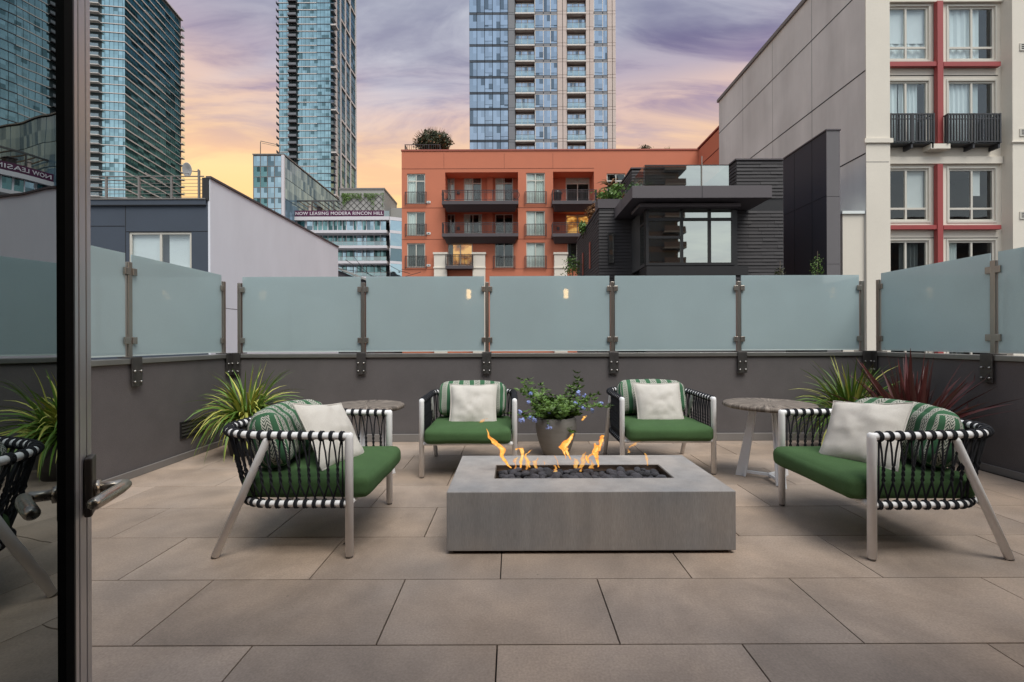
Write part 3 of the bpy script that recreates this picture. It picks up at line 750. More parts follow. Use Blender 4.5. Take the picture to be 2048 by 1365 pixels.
def addmesh(name, me, parent, loc=(0, 0, 0), rot=(0, 0, 0)):
    o = bpy.data.objects.new(name, me); COL.objects.link(o); o.parent = parent; o.location = loc; o.rotation_euler = rot
    WP[o.name] = Vector(loc); return o
HW = .392
def armchair(label):
    t = thing('armchair', label, 'armchair', (0, 0, 0), 'white rope armchairs round the fire pit')
    top = upath(HW, .765, .27, .645); bot = upath(HW, .66, .25, .288)
    for p in top: p.z += .012*min(1, p.y/.7)          # the back is a touch higher
    m = MB(); m.tube(top, .0195, 14, cap=False); m.build('top_rail', 'white_tube', t)
    m = MB(); m.tube(bot, .0165, 12, cap=False); m.tube([(-HW, 0, .288), (HW, 0, .288)], .0165, 12); m.build('seat_frame', 'white_tube', t)
    for s in (-1, 1):
        m = MB(); m.tube([(s*HW, 0, .012), (s*HW, 0, .635), (s*HW, 0, .655), (s*HW, .003, .6625)], [.0215, .0215, .0205, .012], 14)
        lg = m.build('leg', 'white_tube', t); f = MB(); f.tube([(s*HW, 0, 0), (s*HW, 0, .013)], .017, 10); f.build('glide', 'foot', lg)
        m = MB(); m.tube([(s*HW, .715, .012), (s*HW, .44, .62), (s*HW, .432, .642)], [.0205, .0205, .016], 14)
        m.tube([(s*HW, .592, .283), (s*(HW-.10), .625, .286)], .014, 10)
        lg = m.build('leg', 'white_tube', t); f = MB(); f.tube([(s*HW, .721, 0), (s*HW, .716, .014)], .017, 10); f.build('glide', 'foot', lg)
    # lacing
    N = 38
    rnd = random.Random(3)
    U = [(.018+(1-.036)*i/(N-1)) for i in range(N)]
    mids = []
    for i in range(N-1):
        pa, _ = along(top, (U[i]+U[i+1])/2); pb, _ = along(bot, (U[i]+U[i+1])/2)
        mids.append((pa.lerp(pb, .40+.03*rnd.random()), pa.lerp(pb, .68)))
    def ring(m, p, tg, r, rr):
        up = Vector((0, 0, 1)); sd_ = tg.cross(up)
        pts = [p+(up*math.cos(a)+sd_*math.sin(a))*r for a in [2*math.pi*k/14 for k in range(14)]]
        m.tube(pts, rr, 6, closed=True)
    for i in range(N):
        m = MB()
        p, tg = along(top, U[i]); q, tq = along(bot, U[i])
        for o in (-.0055, .0055): ring(m, p+tg*o, tg, .0235, .0052); ring(m, q+tq*o, tq, .0205, .0052)
        out_ = Vector((tg.y, -tg.x, 0))*-1
        for s, k in ((-1, i-1), (1, i)):
            if 0 <= k < N-1:
                a, b = mids[k]
                tw = Vector((0, 0, 0)); pts = [p+Vector((0, 0, -.022))+tg*s*.006]
                pts.append(pts[0].lerp(a, .5)); nn = 7
                ph = 0 if s < 0 else math.pi
                for j in range(nn+1):
                    c = a.lerp(b, j/nn); an = ph+j*1.5
                    pts.append(c+(tg*math.cos(an)+out_*math.sin(an))*.0052)
                pts.append(q+Vector((0, 0, .018))-tq*s*.004)
                m.tube(pts, .0047, 5)
        if i in (0, N-1): m.tube([p+Vector((0, 0, -.02)), q+Vector((0, 0, .02))], .0047, 5)
        m.build('rope', 'rope', t)
    sc = addmesh('seat_cushion', cushion_mesh('seat_cushion', .725, .70, .128, 'green', .046, .022, 18, .004, 2), t, (0, .255, .297))
    pm2 = MB(); pp = []
    for q in range(48):
        a = 2*math.pi*q/48; cx_, sy_ = math.cos(a), math.sin(a); e = .22
        pp.append((.352*math.copysign(abs(cx_)**e, cx_), .34*math.copysign(abs(sy_)**e, sy_), .090+.004*math.sin(q*1.3)))
    pm2.tube(pp, .0042, 6, closed=True); addmesh('piping', pm2.mesh('piping', 'green'), sc)
    bc = addmesh('back_cushion', cushion_mesh('back_cushion', .64, .21, .325, 'stripe', .085, .03, 22, .012, 5, bend=-.07), t, (0, .49, .425), (-.30, 0, 0))
    return t, top, bot
def copy_tree(o, parent=None):
    c = o.copy(); COL.objects.link(c); c.parent = parent
    for ch in o.children: copy_tree(ch, c)
    return c
ch0, _, _ = armchair('armchair facing the camera left of the blue flowers, white frame with green seat')
spots = [((-.372, 3.79, 0), 0.0, None),
         ((1.335, 3.86, 0), math.radians(0), 'armchair facing the camera right of the blue flowers, white frame with green seat'),
         ((-.87, 2.79, 0), math.radians(90), 'armchair in side view at the left, its back to the grass plant, green seat'),
         ((1.875, 2.74, 0), math.radians(-90), 'armchair in side view at the right, its back to the red leaved plant')]
chairs = []
for i, (p, rz, l_) in enumerate(spots):
    c = ch0 if i == 0 else copy_tree(ch0)
    if l_: c['label'] = l_
    chairs.append((c, p, rz))
for c, p, rz in chairs: c.location = p; c.rotation_euler.z = rz
pil_lab = ['ivory linen pillow on the facing armchair left of the flowers', 'ivory linen pillow on the facing armchair right of the flowers',
           'ivory linen pillow tilted on the left side armchair', 'ivory linen pillow tilted on the right side armchair']
offs = [(.02, .265, .558, -.42, 0, .03), (.01, .265, .558, -.40, 0, .01), (-.03, .235, .585, -.58, .16, -.20), (.03, .235, .59, -.60, -.12, .36)]
pm_ = [pillow_mesh('pillow_cover', .43, .15, 'linen', seed=s*3) for s in range(4)]
sm_ = seam_mesh('piping', .43, 'linen')
for i, (c, p, rz) in enumerate(chairs):
    x, y, z, rx, ry, rz2 = offs[i]
    Rm = Matrix.Rotation(rz, 4, 'Z'); loc = Vector(p)+Rm @ Vector((x, y, z))
    o = bpy.data.objects.new('pillow', pm_[i]); link(o, None, loc); tag(o, pil_lab[i], 'pillow', 'ivory pillows on the armchairs')
    o.rotation_euler = (Rm @ Matrix.Rotation(rz2, 4, 'Z') @ Matrix.Rotation(rx, 4, 'X') @ Matrix.Rotation(ry, 4, 'Y')).to_euler()
    addmesh('piping', sm_, o)

# ================================================================== FIRE PIT
fx0, fx1, fy0, fy1, fz0, fz1 = -.3555, 1.204, 2.424, 3.195, .018, .337
ox0, ox1, oy0, oy1 = -.108, .958, 2.665, 2.962
fp = thing('fire_pit', 'long low concrete fire pit in the middle of the terrace', 'fire pit', ((fx0+fx1)/2, (fy0+fy1)/2, 0))
m = MB()
m.box(fx0, fx1, fy0, fy1, fz0, fz1-.09)
for q in ((fx0, fx1, fy0, oy0), (fx0, fx1, oy1, fy1), (fx0, ox0, oy0, oy1), (ox1, fx1, oy0, oy1)): pass
# top as one clean ring
O = [(fx0, fy0), (fx1, fy0), (fx1, fy1), (fx0, fy1)]; I = [(ox0, oy0), (ox1, oy0), (ox1, oy1), (ox0, oy1)]
m = MB(); zb, zt = fz0, fz1
vs = [(x, y, zb) for x, y in O]+[(x, y, zt) for x, y in O]+[(x, y, zt) for x, y in I]+[(x, y, zt-.10) for x, y in I]
fs = [(0, 3, 2, 1)]+[(i, (i+1) % 4, 4+(i+1) % 4, 4+i) for i in range(4)]+[(4+i, 4+(i+1) % 4, 8+(i+1) % 4, 8+i) for i in range(4)]+[(8+i, 8+(i+1) % 4, 12+(i+1) % 4, 12+i) for i in range(4)]+[(12, 13, 14, 15)]
m.add(vs, fs); m.build('concrete_body', 'concrete', fp, bevel=.004)
m = MB(); m.box(fx0+.03, fx1-.03, fy0+.03, fy1-.03, .001, .017); m.build('base_plinth', 'under', fp)
m = MB(); e = .006
m.box(ox0+.001, ox1-.001, oy0+.001, oy0+e, zt-.09, zt-.004); m.box(ox0+.001, ox1-.001, oy1-e, oy1-.001, zt-.09, zt-.004)
m.box(ox0+.001, ox0+e, oy0+e, oy1-e, zt-.09, zt-.004); m.box(ox1-e, ox1-.001, oy0+e, oy1-e, zt-.09, zt-.004)
m.box(ox0+e, ox1-e, oy1-.03, oy1-e, zt-.038, zt-.034); m.build('burner_tray', 'burner', fp)
rk = random.Random(11); protos = []
for k in range(6):
    m = MB(); vs = []; n1_, n2_ = 7, 10
    for i in range(n1_+1):
        for j in range(n2_):
            th, ph = math.pi*i/n1_, 2*math.pi*j/n2_
            d = Vector((math.sin(th)*math.cos(ph), math.sin(th)*math.sin(ph), math.cos(th)*.72))
            vs.append(d*(1+.18*noise.noise(d*2.0+Vector((k*7, 0, 0)))))
    fs = [(i*n2_+j, (i+1)*n2_+j, (i+1)*n2_+(j+1) % n2_, i*n2_+(j+1) % n2_) for i in range(n1_) for j in range(n2_)]
    m.add(vs, fs, 0, True); protos.append(m.mesh('lava_stone', 'lava'))
for row in range(6):
    nx = 21
    for k in range(nx):
        r = rk.uniform(.019, .033)
        x = ox0+.03+(ox1-ox0-.06)*(k+rk.uniform(.1, .9))/nx; y = oy0+.022+(oy1-oy0-.06)*(row+rk.uniform(.2, .8))/6
        z = zt-.045+rk.uniform(0, .020)
        o = bpy.data.objects.new('lava_stone', protos[rk.randrange(6)]); link(o, fp, (x, y, z)); o.scale = (r*rk.uniform(1, 1.35), r, r)
        o.rotation_euler = (rk.uniform(-.4, .4), rk.uniform(-.4, .4), rk.uniform(0, 6.28))
# flames: each a thin sheet of burning gas folded round an uneven axis
def flame(label, pts, ws, seed, u=1.0):
    m = MB(); k = len(pts); P = [Vector((q[0], q[1], q[2])) for q in pts]
    fine, fw_ = [], []
    n = 26
    for i in range(n+1):
        s = i/n*(k-1); a = min(int(s), k-2); f = s-a; f = f*f*(3-2*f)*.5+f*.5
        p = P[a].lerp(P[a+1], f)+noise.noise_vector(Vector((s*2.1, seed, 0)))*.010
        fine.append(p); fw_.append(1.35*(ws[a]*(1-f)+ws[a+1]*f)*(1+.35*noise.noise(Vector((s*3.3, seed*2, 5)))))
    vs, uv = [], []; c = 14
    for i, p in enumerate(fine):
        tw = seed+i*.10
        ax = Vector((math.cos(tw*.6), math.sin(tw*.6)*.6, 0)).normalized(); ay = Vector((-ax.y, ax.x, 0))
        for j in range(c):
            a = 2*math.pi*j/c; r = fw_[i]*(1+.22*noise.noise(Vector((math.cos(a)*1.5, math.sin(a)*1.5+seed, i*.35))))
            vs.append(p+ax*math.cos(a)*r+ay*math.sin(a)*r*.42); uv.append((u, i/n))
    fs = [(i*c+j, i*c+(j+1) % c, (i+1)*c+(j+1) % c, (i+1)*c+j) for i in range(n) for j in range(c)]
    m.add(vs, fs, 0, True, uv)
    return m
def fpt(px, py, Y): x, z = pt(px, py, Y); return (x, Y, z)
FL = [
 ('flame bending left at the left end of the fire pit', 2.80, [[(1022, 938), (1012, 925), (1003, 912), (1005, 898), (990, 886), (979, 876), (974, 860)]], [[.004, .008, .009, .016, .018, .011, .002]], 1.0),
 ('small forked flame second from the left', 2.83, [[(1042, 936), (1042, 922), (1045, 908), (1040, 898), (1032, 901)], [(1060, 936), (1054, 922), (1052, 910), (1062, 900)]], [[.004, .008, .008, .014, .004], [.003, .005, .005, .007]], .75),
 ('leaning flame in the middle of the fire pit', 2.86, [[(1132, 917), (1128, 905), (1124, 896), (1136, 884), (1146, 868)], [(1142, 920), (1137, 908), (1130, 898)]], [[.002, .012, .022, .018, .003], [.002, .006, .012]], 1.0),
 ('tallest forked flame right of the middle', 2.80, [[(1197, 936), (1193, 918), (1192, 905), (1199, 893), (1202, 880), (1207, 870)], [(1178, 927), (1176, 918), (1188, 905), (1193, 893), (1190, 888)], [(1174, 925), (1172, 912)]], [[.003, .009, .020, .024, .020, .008], [.006, .010, .011, .012, .004], [.009, .003]], 1.0),
 ('faint orange wisp behind the right chair leg', 2.85, [[(1258, 896), (1268, 890), (1278, 884)], [(1256, 905), (1257, 898)]], [[.003, .012, .004], [.006, .003]], .32),
 ('faint wisp rising at the right end of the fire', 2.85, [[(1294, 932), (1293, 918), (1291, 908)]], [[.003, .007, .003]], .35),
 ('low faint flame left of the middle flame', 2.84, [[(1118, 936), (1113, 922), (1110, 912)], [(1090, 930), (1088, 922)]], [[.003, .005, .002], [.004, .002]], .4),
 ('low red flame among the stones of the burner', 2.74, [[(1110, 946), (1112, 938), (1108, 931)], [(1162, 944), (1164, 937)]], [[.008, .007, .002], [.007, .003]], .45),
 ('broad low flame between the tallest flame and the middle', 2.83, [[(1150, 938), (1153, 926), (1148, 916)], [(1160, 938), (1168, 924), (1166, 914), (1171, 906)], [(1183, 938), (1186, 928), (1181, 918)]], [[.010, .012, .003], [.008, .012, .009, .003], [.012, .012, .003]], .38),
 ('broad low flame beside the forked flame on the left', 2.81, [[(1032, 938), (1030, 925), (1034, 914)], [(1052, 938), (1056, 924), (1050, 912)], [(1072, 938), (1070, 926), (1075, 916)]], [[.010, .012, .003], [.010, .012, .003], [.008, .010, .003]], .38),
 ('pale torn flame in front of the pillow', 2.8, [[(958, 846), (966, 841), (976, 838)]], [[.004, .013, .003]], .40),
 ('small loose spark flame below the blue flowers', 2.8, [[(1164, 841), (1169, 836), (1173, 832)]], [[.003, .007, .002]], .7),
]
for i, (l_, Yf, paths, wss, al) in enumerate(FL):
    t = None; mm = MB()
    for k, (pp, ww) in enumerate(zip(paths, wss)):
        q = flame(l_, [fpt(a, b, Yf+.012*k) for a, b in pp], ww, i*3.7+k, al)
        mm.add(q.v, q.f, 0, True, q.uv)
    o = mm.build('flame', 'flame', None); tag(o, l_, 'flame', 'flames over the burner'); o['kind'] = 'stuff'

# ================================================================== SIDE TABLES
def side_table(x, y, label, r=.335, zt=.622, rz=0.0):
    t = thing('side_table', label, 'side table', (0, 0, 0), 'round weathered wood side tables')
    m = MB(); m.lathe([(r*.96, 0), (r, .006), (r*1.005, .022), (r*.99, .032), (r*.965, .036)], (0, 0, 0), 56, wob=.004)
    o = m.build('table_top', 'wood', t, at=(0, 0, 0)); o.location = (0, 0, zt-.036)
    m = MB(); m.lathe([(.10, 0), (.10, .008)], (0, 0, zt-.046), 24); m.build('mounting_plate', 'white_wood', t)
    for k in range(3):
        a = rz+k*2*math.pi/3
        ca, sa = math.cos(a), math.sin(a); nx, ny = -sa, ca
        def Q(rad, off, z): return (ca*rad+nx*off, sa*rad+ny*off, z)
        m = MB(); ro, ri = .235, .17
        th = .011
        # flat tapering blade standing radially: narrow at the top, wide at the foot
        A = [Q(.085, -th, zt-.046), Q(.135, -th, zt-.046), Q(ro+.015, -th, 0), Q(ri, -th, 0)]
        B = [Q(.085, th, zt-.046), Q(.135, th, zt-.046), Q(ro+.015, th, 0), Q(ri, th, 0)]
        m.add(A+B, [(0, 1, 2, 3), (7, 6, 5, 4), (0, 4, 5, 1), (1, 5, 6, 2), (2, 6, 7, 3), (3, 7, 4, 0)])
        # broad face plate
        m.add([Q(.083, -.022, zt-.047), Q(.083, .022, zt-.047), Q(ri-.002, .034, .002), Q(ri-.002, -.034, .002), Q(.098, -.022, zt-.047), Q(.098, .022, zt-.047), Q(ri+.013, .034, .002), Q(ri+.013, -.034, .002)],
              [(0, 1, 2, 3), (7, 6, 5, 4), (0, 4, 5, 1), (1, 5, 6, 2), (2, 6, 7, 3), (3, 7, 4, 0)])
        m.build('leg', 'white_wood', t, bevel=.002)
        m = MB(); m.add([Q(0, -.012, .03), Q(ri, -.012, .03), Q(ri, .012, .03), Q(0, .012, .03), Q(0, -.012, .05), Q(ri, -.012, .05), Q(ri, .012, .05), Q(0, .012, .05)],
                        [(0, 3, 2, 1), (4, 5, 6, 7), (0, 1, 5, 4), (1, 2, 6, 5), (2, 3, 7, 6), (3, 0, 4, 7)]); m.build('stretcher', 'white_wood', t)
    t.location = (x, y, 0); return t
side_table(-1.235, 3.80, 'round weathered wood side table behind the left side armchair', r=.315, zt=.618, rz=math.radians(-88))
side_table(2.12, 3.72, 'round weathered wood side table between the two right armchairs', r=.345, zt=.632, rz=math.radians(-93))

# ================================================================== PLANTS
def grass_plant(name, x, y, label, cat, n, L, spread, mats, weights, w_=.010, seed=1, pot=None, zb=.28, droop=1.0, potr=.2, group=None):
    rr = random.Random(seed)
    t = thing(name, label, cat, (x, y, 0), group)
    m = MB(); m.lathe([(potr*.72, 0), (potr*.95, zb*.6), (potr, zb), (potr*.9, zb), (potr*.88, zb-.03)], (x, y, 0), 26); m.build('pot', pot or 'darkpot', t)
    m = MB(); m.lathe([(potr*.87, -.01), (potr*.87, 0)], (x, y, zb-.02), 20); m.build('soil', 'soil', t)
    for k in range(n):
        a = rr.uniform(0, 2*math.pi); l_ = L*rr.uniform(.55, 1.0); tilt = rr.uniform(.05, 1.0)**.8*spread
        bx = Vector((x+math.cos(a)*potr*.45*rr.random(), y+math.sin(a)*potr*.45*rr.random(), zb-.02))
        d = Vector((math.cos(a)*math.sin(tilt), math.sin(a)*math.sin(tilt), math.cos(tilt)))
        pts = [bx.copy()]; p = bx.copy(); seg = 7
        for s in range(seg):
            p = p+d*l_/seg; pts.append(p.copy()); d = (d+Vector((0, 0, -.16*droop*(.5+tilt)*rr.uniform(.7, 1.3)))).normalized()
        sd_ = Vector((-math.sin(a), math.cos(a), 0)); tw = rr.uniform(-.7, .7)
        vs, uv = [], []
        ww = w_*rr.uniform(.7, 1.25)
        for s, q in enumerate(pts):
            f = s/seg; wi = ww*min(1, .45+f*2.5)*(1-f**2.2)+.0006
            dv = (pts[min(s+1, seg)]-pts[max(s-1, 0)]).normalized()
            si = (sd_*math.cos(tw)+dv.cross(sd_)*math.sin(tw)); nrm = dv.cross(si)
            q = Vector((max(XL+.03, min(XR-.03, q.x)), min(YB-.05, q.y), q.z))
            vs += [q-si*wi, q-nrm*wi*.35, q+si*wi]
        fs = []
        for s in range(seg): b = s*3; fs += [(b, b+1, b+4, b+3), (b+1, b+2, b+5, b+4)]
        m = MB(); m.add(vs, fs, 0, True)
        m.build('leaf', rr.choices(mats, weights)[0], t)
    return t
grass_plant('grass_plant', -2.74, 4.64, 'yellow striped grass plant in the left corner behind the side armchair', 'plant', 300, .70, 1.0, ['blade_a', 'blade_b'], [.55, .45], seed=4, w_=.0115, droop=1.9, zb=.33, potr=.2)
grass_plant('grass_plant', 3.42, 4.55, 'green grass plant in the right corner behind the round table', 'plant', 330, .74, 1.0, ['blade_a', 'blade_b'], [.78, .22], seed=9, w_=.0115, droop=1.9, zb=.33, potr=.2)
grass_plant('cordyline_plant', 3.60, 4.05, 'burgundy red spiky plant behind the right side armchair', 'plant', 95, .84, .95, ['red_leaf'], [1], seed=5, w_=.025, zb=.30, droop=.35, potr=.2)

def plumbago(x, y):
    rr = random.Random(21)
    t = thing('flowering_plant', 'blue flowering shrub in a round stone grey pot between the facing armchairs', 'plant', (x, y, 0))
    m = MB(); m.lathe([(.115, 0), (.125, .01), (.16, .09), (.19, .19), (.207, .29), (.208, .34), (.196, .368), (.188, .385), (.178, .385), (.172, .36), (.17, .32)], (x, y, 0), 40, wob=.008); m.build('pot', 'pot', t)
    m = MB(); m.lathe([(.176, -.01), (.176, 0)], (x, y, .345), 24); m.build('soil', 'soil', t)
    st, lf = MB(), MB(); tips = []
    for k in range(58):
        a = rr.uniform(0, 2*math.pi); lo = rr.uniform(.14, .50)*(1.2 if k < 16 else .85)
        tilt = rr.uniform(.15, 1.35); 
        if k < 6: a = rr.choice([.2, 3.1])+rr.uniform(-.5, .5); tilt = rr.uniform(.3, .7); lo = rr.uniform(.46, .56)
        p = Vector((x+math.cos(a)*.1*rr.random(), y+math.sin(a)*.1*rr.random(), .345)); d = Vector((math.cos(a)*math.sin(tilt), math.sin(a)*math.sin(tilt)*.8, math.cos(tilt)))
        pts = [p.copy()]; seg = 9
        for s in range(seg):
            p = p+d*lo/seg; pts.append(p.copy()); d = (d+Vector((rr.gauss(0, .10), rr.gauss(0, .10), rr.gauss(-.06 if tilt > .6 else 0, .08)))).normalized()
            for q in range(7 if s > 0 else 3):
                b = rr.uniform(0, 6.28); n_ = Vector((math.cos(b), math.sin(b), rr.uniform(-.2, .8))).normalized()
                L_ = rr.uniform(.018, .036); c = p+n_*L_*.9+noise.noise_vector(p*30)*.004
                sd_ = n_.cross(d).normalized() if n_.cross(d).length > .1 else Vector((1, 0, 0)); up = n_.cross(sd_)
                w_ = L_*.40
                lf.add([c-n_*L_, c+sd_*w_+up*.003, c+n_*L_, c-sd_*w_+up*.003], [(0, 1, 2), (0, 2, 3)])
        st.tube(pts, [.0022]*4+[.0012]*(len(pts)-4), 5); tips.append((p.copy(), tilt))
    st.build('stem', 'stem', t)['kind'] = 'stuff'; o = lf.build('foliage', 'leaf', t); o['kind'] = 'stuff'
    fl = [(1062, 788), (1057, 806), (1062, 836), (1040, 826), (1045, 842), (1070, 841), (1098, 857), (1099, 826), (1156, 787), (1151, 808), (1160, 811), (1166, 817), (1184, 822), (1196, 812), (1201, 809), (1040, 843), (1167, 792)]
    for i, (px, py) in enumerate(fl):
        Yq = y-.24+rr.uniform(-.06, .10); X, Z = pt(px, py, Yq); c0 = Vector((X, Yq, Z)); m = MB()
        big = rr.uniform(.7, 1.2)
        for k in range(int(15*big)):
            n_ = Vector((rr.gauss(0, 1), rr.gauss(-.8, .7), rr.gauss(.3, .8))).normalized(); c = c0+n_*.026*big*rr.uniform(.5, 1.2)
            u = n_.orthogonal().normalized(); v = n_.cross(u); a0 = rr.uniform(0, 6)
            for q in range(5):
                a = a0+q*1.2566; e = u*math.cos(a)+v*math.sin(a); f = u*math.cos(a+.5)+v*math.sin(a+.5); h_ = u*math.cos(a-.5)+v*math.sin(a-.5)
                m.add([c, c+f*.0075+n_*.001, c+e*.0125+n_*.002, c+h_*.0075+n_*.001], [(0, 1, 2, 3)])
        m.build('flower_cluster', 'petal', t)
        s2 = MB(); base = Vector((x+(X-x)*.25, y, .37+rr.uniform(0, .06))); mid = base.lerp(c0, .55)+Vector((0, 0, .05))
        s2.tube([base, mid, c0], .0014, 4)
        for k in range(16):
            f = rr.uniform(.15, .95); q = base.lerp(mid, f/.55) if f < .55 else mid.lerp(c0, (f-.55)/.45)
            b = rr.uniform(0, 6.28); n_ = Vector((math.cos(b), math.sin(b), rr.uniform(-.2, .7))).normalized(); sd_ = n_.orthogonal().normalized(); L_ = rr.uniform(.012, .024)
            c = q+n_*L_; s2.add([c-n_*L_, c+sd_*L_*.38, c+n_*L_, c-sd_*L_*.38], [(0, 1, 2), (0, 2, 3)], 1)
        s2.build('flower_stem', ['stem', 'leaf'], t)
    return t
plumbago(.44, 4.55)
# a dry leaf lying on the paving
m = MB(); m.add([(-.965, 2.55, .001), (-.950, 2.54, .008), (-.938, 2.552, .002), (-.952, 2.562, .011)], [(0, 1, 3), (1, 2, 3)]); o = m.build('fallen_leaf', 'soil', None)
tag(o, 'tiny dark fallen leaf on the paving near the left side armchair', 'leaf')

# ================================================================== CITY
ZG = -12.0
gnd = MB(); gnd.box(-1500, 1500, -600, 2200, ZG-1, ZG); gnd = gnd.build('ground', 'asphalt', None, at=(0, 0, ZG)); tag(gnd, kind='structure')
# podium of the own building so that the terrace stands on something
m = MB(); m.box(XLo-.1, XRo+.1, -5, YBo+.1, ZG, -.52); pod = m.build('own_podium', 'lavender', None)
tag(pod, 'pale block that carries the terrace', 'building')

# ---------------------------------------------------------------- orange apartment building
YO = 42.0
def OQ(u0, v0, u1, v1, Y=YO):                     # from the enlarged crop to the world
    return R(780+u0/4.267, 240+v0/4.267, 780+u1/4.267, 240+v1/4.267, Y)
oX0, _, _, oZ1 = OQ(99, 268, 1800, 300)
oX1 = pt(1397, 298, YO)[0]
ob = thing('orange_apartment_building', 'orange stucco apartment building with recessed balconies', 'building', ((oX0+oX1)/2, YO, ZG))
holes = []
juliet = []
wins = []
for (u0, u1, rows) in ((145, 300, ((462, 718), (787, 990), (1055, 1262))), (1163, 1322, ((455, 715), (780, 990), (1050, 1262)))):
    for v0, v1 in rows: wins.append((u0, v0, u1, v1))
wins.append((895, 1050, 1055, 1262)); wins.append((495, 1058, 705, 1250)); wins.append((1513, 1050, 1680, 1262))
wins.append((1850, 460, 2010, 715))
for q in wins: a, b, c, d = OQ(*q); holes.append((a, b, c, d))
rec = [OQ(470, 450, 1093, 715), OQ(470, 765, 1093, 985), OQ(1392, 445, 1741, 715), OQ(1392, 765, 1741, 985)]
m = MB(); wall_holes(m, oX0, oX1, ZG, oZ1, YO, .16, holes)
# recesses are deeper, cut separately: rebuild wall with all openings
m = MB(); wall_holes(m, oX0, oX1, ZG, oZ1, YO, .16, holes+rec)
RD = 1.6
for a, b, c, d in rec:
    for s0, s1 in (((a, YO+.16, c), (a, YO+.16, d)), ((b, YO+.16, d), (b, YO+.16, c))):
        m.quad(s0, s1, (s1[0], YO+RD, s1[2]), (s0[0], YO+RD, s0[2]))
    m.quad((a, YO+.16, d), (b, YO+.16, d), (b, YO+RD, d), (a, YO+RD, d)); m.quad((b, YO+.16, c), (a, YO+.16, c), (a, YO+RD, c), (b, YO+RD, c))
rw = {0: [(485, 492, 552, 690), (630, 490, 782, 700), (898, 488, 1050, 700)], 1: [(485, 808, 555, 975), (630, 806, 785, 975), (898, 806, 1050, 975)], 2: [(1500, 493, 1702, 700)], 3: [(1500, 812, 1702, 975)]}
sc_ = (YO+RD)/YO
rholes = {}
for k, (a, b, c, d) in enumerate(rec):
    hh = []
    for q in rw[k]:
        e, f, g_, h_ = OQ(*q, Y=YO+RD); hh.append((e, f, max(g_, c+.12), h_))
    rholes[k] = hh; wall_holes(m, a, b, c, d, YO+RD, .1, hh)
m.quad((oX0, YO, ZG), (oX0, YO+18, ZG), (oX0, YO+18, oZ1), (oX0, YO, oZ1))
m.build('wall', 'orange', ob)
m = MB(); m.box(oX0-.05, oX1+.0, YO-.06, YO+18, oZ1+.002, oZ1+.14); m.build('coping', 'orange_cap', ob)
# recessed joint lines
for v in (418, 752, 1020, 1275):
    a, b, c, d = OQ(99, v-1, 1741, v+2)
    segs = [(a, b)]
    for r_ in rec+holes:
        if r_[2] < (c+d)/2 < r_[3]:
            segs = [s for (p, q) in segs for s in ((p, min(q, r_[0])), (max(p, r_[1]), q)) if s[1]-s[0] > .02]
    m = MB(); [m.box(p, q, YO-.012, YO-.002, c, d) for p, q in segs]; m.build('joint_trim', 'groove', ob)
for u in (460, 975, 1390):
    a, b, c, d = OQ(u-1, 290, u+1, 418); m = MB(); m.box(a, b, YO-.01, YO-.002, c, d); m.build('joint_trim', 'groove', ob)
rnd = random.Random(5)
def drapes(k):
    o = [[(0.0, .5, 0, 1, 'curtain'), (.52, 1, .0, 1, 'curtain_d')], [(0.02, .5, 0, 1, 'curtain'), (.5, .98, 0, 1, 'curtain_d')], [(0, .45, 0, 1, 'curtain_d'), (.55, 1, 0, 1, 'curtain_d')],
         [(0, .5, 0, 1, 'blind'), (.5, 1, 0, 1, 'curtain')], [(0, .52, 0, 1, 'blind'), (.52, 1, 0, .95, 'curtain')], [(0, .5, 0, 1, 'blind'), (.5, 1, 0, 1, 'blind')]]
    return o[k]
for i, (q, h_) in enumerate(zip(wins, holes)):
    a, b, c, d = h_
    hs_ = (.76,) if i in (0, 3, 9) else ()
    ins = drapes(i) if i < 6 else [(0, .2, 0, 1, 'curtain_d')]
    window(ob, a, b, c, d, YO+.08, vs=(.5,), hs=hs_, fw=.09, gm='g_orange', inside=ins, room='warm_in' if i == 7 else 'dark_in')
    if i != 9: railing(ob, a-.12, b+.12, YO-.16, YO-.01, c-.08, c+1.05, bar=.016, gap=.14, mid=False)
for k in rholes:
    for j, (a, b, c, d) in enumerate(rholes[k]):
        window(ob, a, b, c, d, YO+RD+.04, vs=(.5,), hs=(.74,) if k in (0, 2) else (), fw=.09, gm='g_orange',
               inside=[[(0, .95, 0, 1, 'curtain')], [(0, .5, 0, 1, 'curtain'), (.55, 1, 0, 1, 'curtain_d')], [(0, .45, 0, 1, 'curtain')]][j] if k == 0 else ([(0, .35, 0, 1, 'curtain'), (.8, 1, 0, 1, 'curtain')] if j == 1 else ([(0, 1, .75, 1, 'blind')] if k == 2 else [])),
               room='warm_in' if k == 3 else 'dark_in')
    # wall lamp
    if rholes[k]:
        a, b, c, d = rec[k]; x = (rholes[k][0][1]+.35) if k < 2 else rholes[k][0][0]-.75
        m = MB(); m.box(x-.12, x+.12, YO+RD-.2, YO+RD-.001, d-1.55, d-1.3); m.build('wall_lamp', 'bronze', ob)
